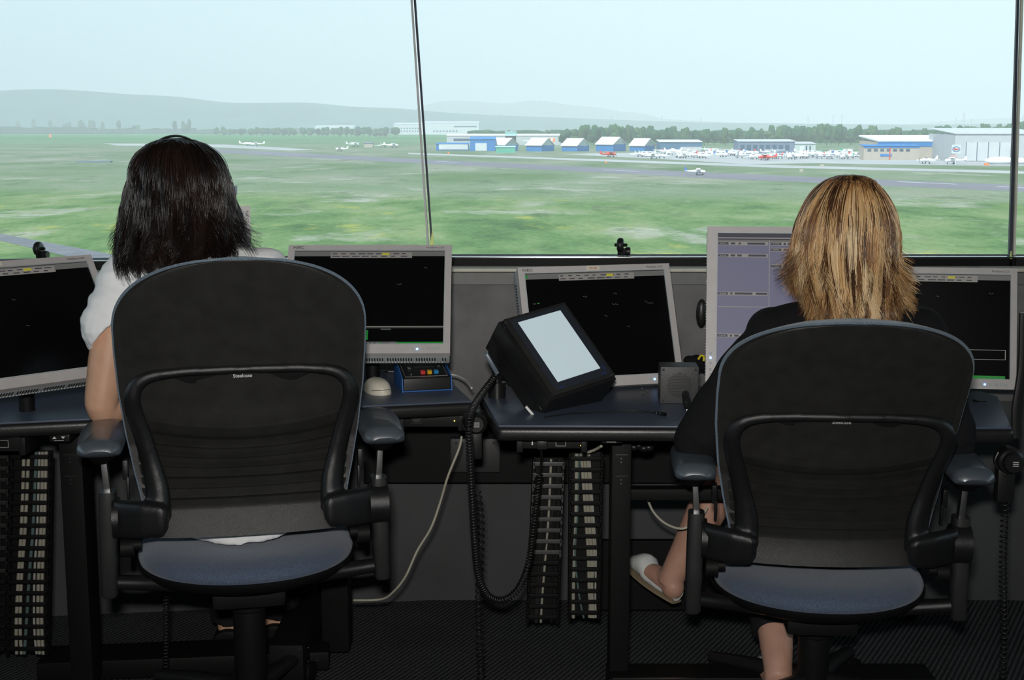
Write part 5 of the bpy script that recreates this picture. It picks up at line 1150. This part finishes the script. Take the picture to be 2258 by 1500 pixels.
# poles and pylons
def pylon(px, base, top, lattice, label):
    g_ = G(px, base); mp = g_.y / 3000; h = (base - top) * mp; r = new(); w = 1.6 * mp
    if lattice:
        for sx_ in (-1, 1): tube(r, [(sx_ * w * 2.2, 0, 0), (sx_ * w * .4, 0, h)], w * .22, 5)
        for k in range(5): z = h * (.2 + .18 * k); tube(r, [(-w * 2, 0, z), (w * 2, 0, z)], w * .2, 5)
        for k in range(4): tube(r, [(-w * 2, 0, h * (.2 + .18 * k)), (w * 2, 0, h * (.38 + .18 * k))], w * .15, 5)
    else: tube(r, [(0, 0, 0), (0, 0, h)], w * .35, 6); tube(r, [(-w * 1.6, 0, h * .94), (w * 1.6, 0, h * .94)], w * .2, 5)
    r.transform(Matrix.Translation(g_)); tag(obj('power_pylon' if lattice else 'mast', r, mat('galvanised_mast', (.12, .17, .19), .8)), label, 'pylon' if lattice else 'mast')
pylon(2124, 289, 250, True, 'lattice power pylon above the forest right of the blond head')
pylon(2254, 289, 253, True, 'lattice power pylon above the forest at the right photo edge')
for px, tp, lb in ((1781, 257, 'thin mast above the forest left of the blond head'), (1836, 256, 'thicker mast above the forest over the blond head'), (1855, 253, 'tallest thin mast above the forest over the blond head'), (2106, 260, 'thin mast just left of the lattice pylon'), (2141, 262, 'thin mast just right of the lattice pylon'), (1459, 256, 'slender mast right of the pale mountain'), (1545, 259, 'paired mast above the forest in the middle right'), (1349, 258, 'faint mast above the forest line over the hangars'), (1104, 252, 'faint mast above the long pale building')): pylon(px, 289, tp, False, lb)

# aircraft
AM = {'w': mat('white_aircraft_paint', (.80, .82, .84), .4, var=.03), 'd': mat('dark_aircraft_glass', (.04, .06, .08), .2), 'r': mat('red_aircraft_paint', (.65, .06, .05), .4), 'b': mat('blue_aircraft_trim', (.06, .14, .4), .4), 'g': mat('green_aircraft_trim', (.05, .3, .18), .4), 't': mat('black_tyre', (.02, .02, .02), .8)}
def plane_parts(high=True):
    """local: nose +x, span y; returns dict of bmeshes"""
    D = {}
    bm = new(); tube(bm, [(3.3, 0, 1.15), (3.1, 0, 1.2), (2.4, 0, 1.3), (1.2, 0, 1.45), (0, 0, 1.45), (-2, 0, 1.4), (-4.3, 0, 1.5)], [.12, .42, .55, .66, .66, .36, .12], 12, 2); D['fuselage'] = bm
    bm = new(); z = 2.1 if high else 1.05; prism(bm, [(1.2, -5.4, z + .1), (1.4, 0, z), (1.2, 5.4, z + .1), (-.05, 5.3, z + .1), (-.25, 0, z), (-.05, -5.3, z + .1)], (0, 0, .16)); D['wing'] = bm
    bm = new(); prism(bm, [(-3.2, -.05, 1.6), (-4.0, -.05, 2.9), (-4.6, -.05, 2.9), (-4.4, -.05, 1.5)], (0, .1, 0)); D['tail_fin'] = bm
    bm = new(); prism(bm, [(-3.6, -1.7, 1.55), (-3.4, 0, 1.55), (-3.6, 1.7, 1.55), (-4.4, 1.6, 1.55), (-4.4, -1.6, 1.55)], (0, 0, .08)); D['tailplane'] = bm
    bm = new(); ell(bm, (.75, 0, 1.85), (.95, .5, .38), seg=12); D['cockpit'] = bm
    bm = new()
    for x, y in ((2.2, 0), (0, 1.2), (0, -1.2)): cyl(bm, (x, y - .1, .28), (x, y + .1, .28), .28, 12); tube(bm, [(x, y, .3), (x - .1, y * .3, 1.2)], .06, 6)
    D['landing_gear'] = bm
    bm = new(); box(bm, (3.42, 0, 1.2), (.06, .14, 1.8)); D['propeller'] = bm
    if high:
        bm = new()
        for s_ in (-1, 1): tube(bm, [(.5, s_ * .5, .95), (.55, s_ * 2.6, 2.12)], .05, 6)
        D['wing_strut'] = bm
    return D
g_ = G(1536, 386.5); r = empty('light_aircraft', (g_.x, g_.y, GZ + .05), rz(R(-8)), 'white high-wing light aircraft rolling on the runway', 'aircraft')
for n_, b_ in plane_parts(True).items(): obj(n_, b_, AM[{'cockpit': 'd', 'landing_gear': 't', 'propeller': 'd', 'tail_fin': 'b'}.get(n_, 'w')], r, 40)
def merged(high, trim, body='w'):
    mats_ = [AM[body], AM['d'], AM[trim]]; bm = new()
    for n_, b_ in plane_parts(high).items():
        k = {'cockpit': 1, 'landing_gear': 1, 'propeller': 1, 'tail_fin': 2}.get(n_, 0)
        for f in b_.faces: f.material_index = k
        me = bpy.data.meshes.new('t'); b_.to_mesh(me); b_.free(); bm.from_mesh(me); bpy.data.meshes.remove(me)
    me = bpy.data.meshes.new('light_aircraft'); bm.to_mesh(me); bm.free()
    for m in mats_: me.materials.append(m)
    return me
AV = [merged(True, 'w'), merged(False, 'w'), merged(True, 'r'), merged(False, 'b'), merged(True, 'g')]; AR = merged(True, 'r', 'r')
def parked(px, py, v, yaw, label, group=None, sc=1.15):
    g_ = G(px, py); o = bpy.data.objects.new('light_aircraft', v); COL.objects.link(o); o.location = (g_.x, g_.y, GZ + .05); o.rotation_euler = (0, 0, R(yaw)); o.scale = (sc,) * 3; tag(o, label, 'aircraft', group)
q = random.Random(12)
for i in range(78):
    px = 1412 + (2010 - 1412) * ((i * .618) % 1) + q.uniform(-8, 8); py = 337 + q.uniform(0, 14) + (1 if px > 1600 else 0)
    parked(px, py, AV[q.choice((0, 0, 0, 1, 1, 1, 2, 3, 4))], q.uniform(0, 360), 'light aircraft in the crowded parking area beyond the runway', 'light aircraft in the crowded parking area', 1.25)
for px, py, v, yw, lb in ((1343, 347, AR, 20, 'red light aircraft parked alone left of the crowded parking area'), (1690, 354, AR, 150, 'red aircraft at the front edge of the crowded parking area'), (2045, 361, AV[1], 200, 'low-wing white aircraft before the tan office wing'), (2103, 362, AV[0], 170, 'high-wing white aircraft beside the fuel sign'), (2010, 349, AV[0], 10, 'white aircraft standing close to the office wing wall'),
                         (752, 334, AV[0], 160, 'white aircraft taxiing left of the window joint'), (545, 322, AV[1], 10, 'first of two white aircraft far down the taxiway right of the dark-haired head'), (566, 323, AV[0], 190, 'second of two white aircraft far down the taxiway'), (780, 324, AV[0], 30, 'white aircraft just left of the small brown shed'), (845, 326, AV[1], 80, 'white aircraft right of the small brown shed'), (865, 326, AV[0], 10, 'rightmost white aircraft by the small brown shed')):
    parked(px, py, v, yw, lb, None, 1.6 if py < 330 else 1.3)
# white fuel tanks, trailer
g_ = G(2205, 362); bm = new(); ell(bm, (g_.x, g_.y, GZ + 1.6), (7.5, 2.5, 1.9), None, 18); ell(bm, (g_.x + 9, g_.y + 1, GZ + 1.4), (5, 2.2, 1.6), None, 14); tag(obj('covered_aircraft', bm, AM['w'], None, 60), 'large white covered aircraft before the great hangar doors', 'aircraft')
flat_building('trailer', 2059, 2102, 349, 334, 3, 'white', 'white', 'white trailer parked against the tan hangar wall', 'trailer', .1)
for px, py, w_, h_, m_, lb in ((989, 340, 4, 4, 'orange', 'small orange marker box beside the taxiway near the window joint'), (1336, 360, 4, 4, 'orange', 'small orange marker on the grass between taxiway and runway'), (1767, 379, 8, 6, 'tan', 'beige marker board on the grass left of the blond head'), (1812, 368, 9, 5, 'tan', 'beige marker board beside the taxiway'), (111, 303, 6, 7, 'orange', 'small orange marker board far left on the grass'), (2175, 365, 10, 5, 'orange', 'orange equipment before the great hangar')):
    a = G(px, py); mp = a.y / 3000; bm = new(); box(bm, (a.x, a.y, GZ + h_ * mp / 2), (w_ * mp, .6, h_ * mp)); tag(obj('marker', bm, BM_[m_]), lb, 'marker')
for px0, px1, py, lb in ((170, 245, 358, 'low dark shelter row in the meadow at the left'),):
    a = G(px0, py); b_ = G(px1, py); bm = new(); box(bm, ((a.x + b_.x) / 2, a.y, GZ + .3), (b_.x - a.x, 5, .5)); tag(obj('culvert', bm, BM_['slate']), lb, 'culvert')
# haze: thin scattering air over the plain
bm = new(); box(bm, (0, 9100, GZ + 360), (17800, 17900, 715)); m = bpy.data.materials.new('haze'); m.use_nodes = True; nt = m.node_tree; nt.nodes.clear()
o_ = nt.nodes.new('ShaderNodeOutputMaterial'); vs = nt.nodes.new('ShaderNodeVolumeScatter'); vs.inputs['Density'].default_value = .00026; vs.inputs['Color'].default_value = (.95, 1, 1, 1); vs.inputs['Anisotropy'].default_value = -.35; va = nt.nodes.new('ShaderNodeVolumeAbsorption'); va.inputs['Density'].default_value = .00026; va.inputs['Color'].default_value = (.90, .985, 1, 1); ad = nt.nodes.new('ShaderNodeAddShader'); nt.links.new(vs.outputs[0], ad.inputs[0]); nt.links.new(va.outputs[0], ad.inputs[1]); nt.links.new(ad.outputs[0], o_.inputs['Volume'])
tag(obj('haze', bm, m), 'thin summer haze over the airfield and hills', 'haze', None, 'stuff')
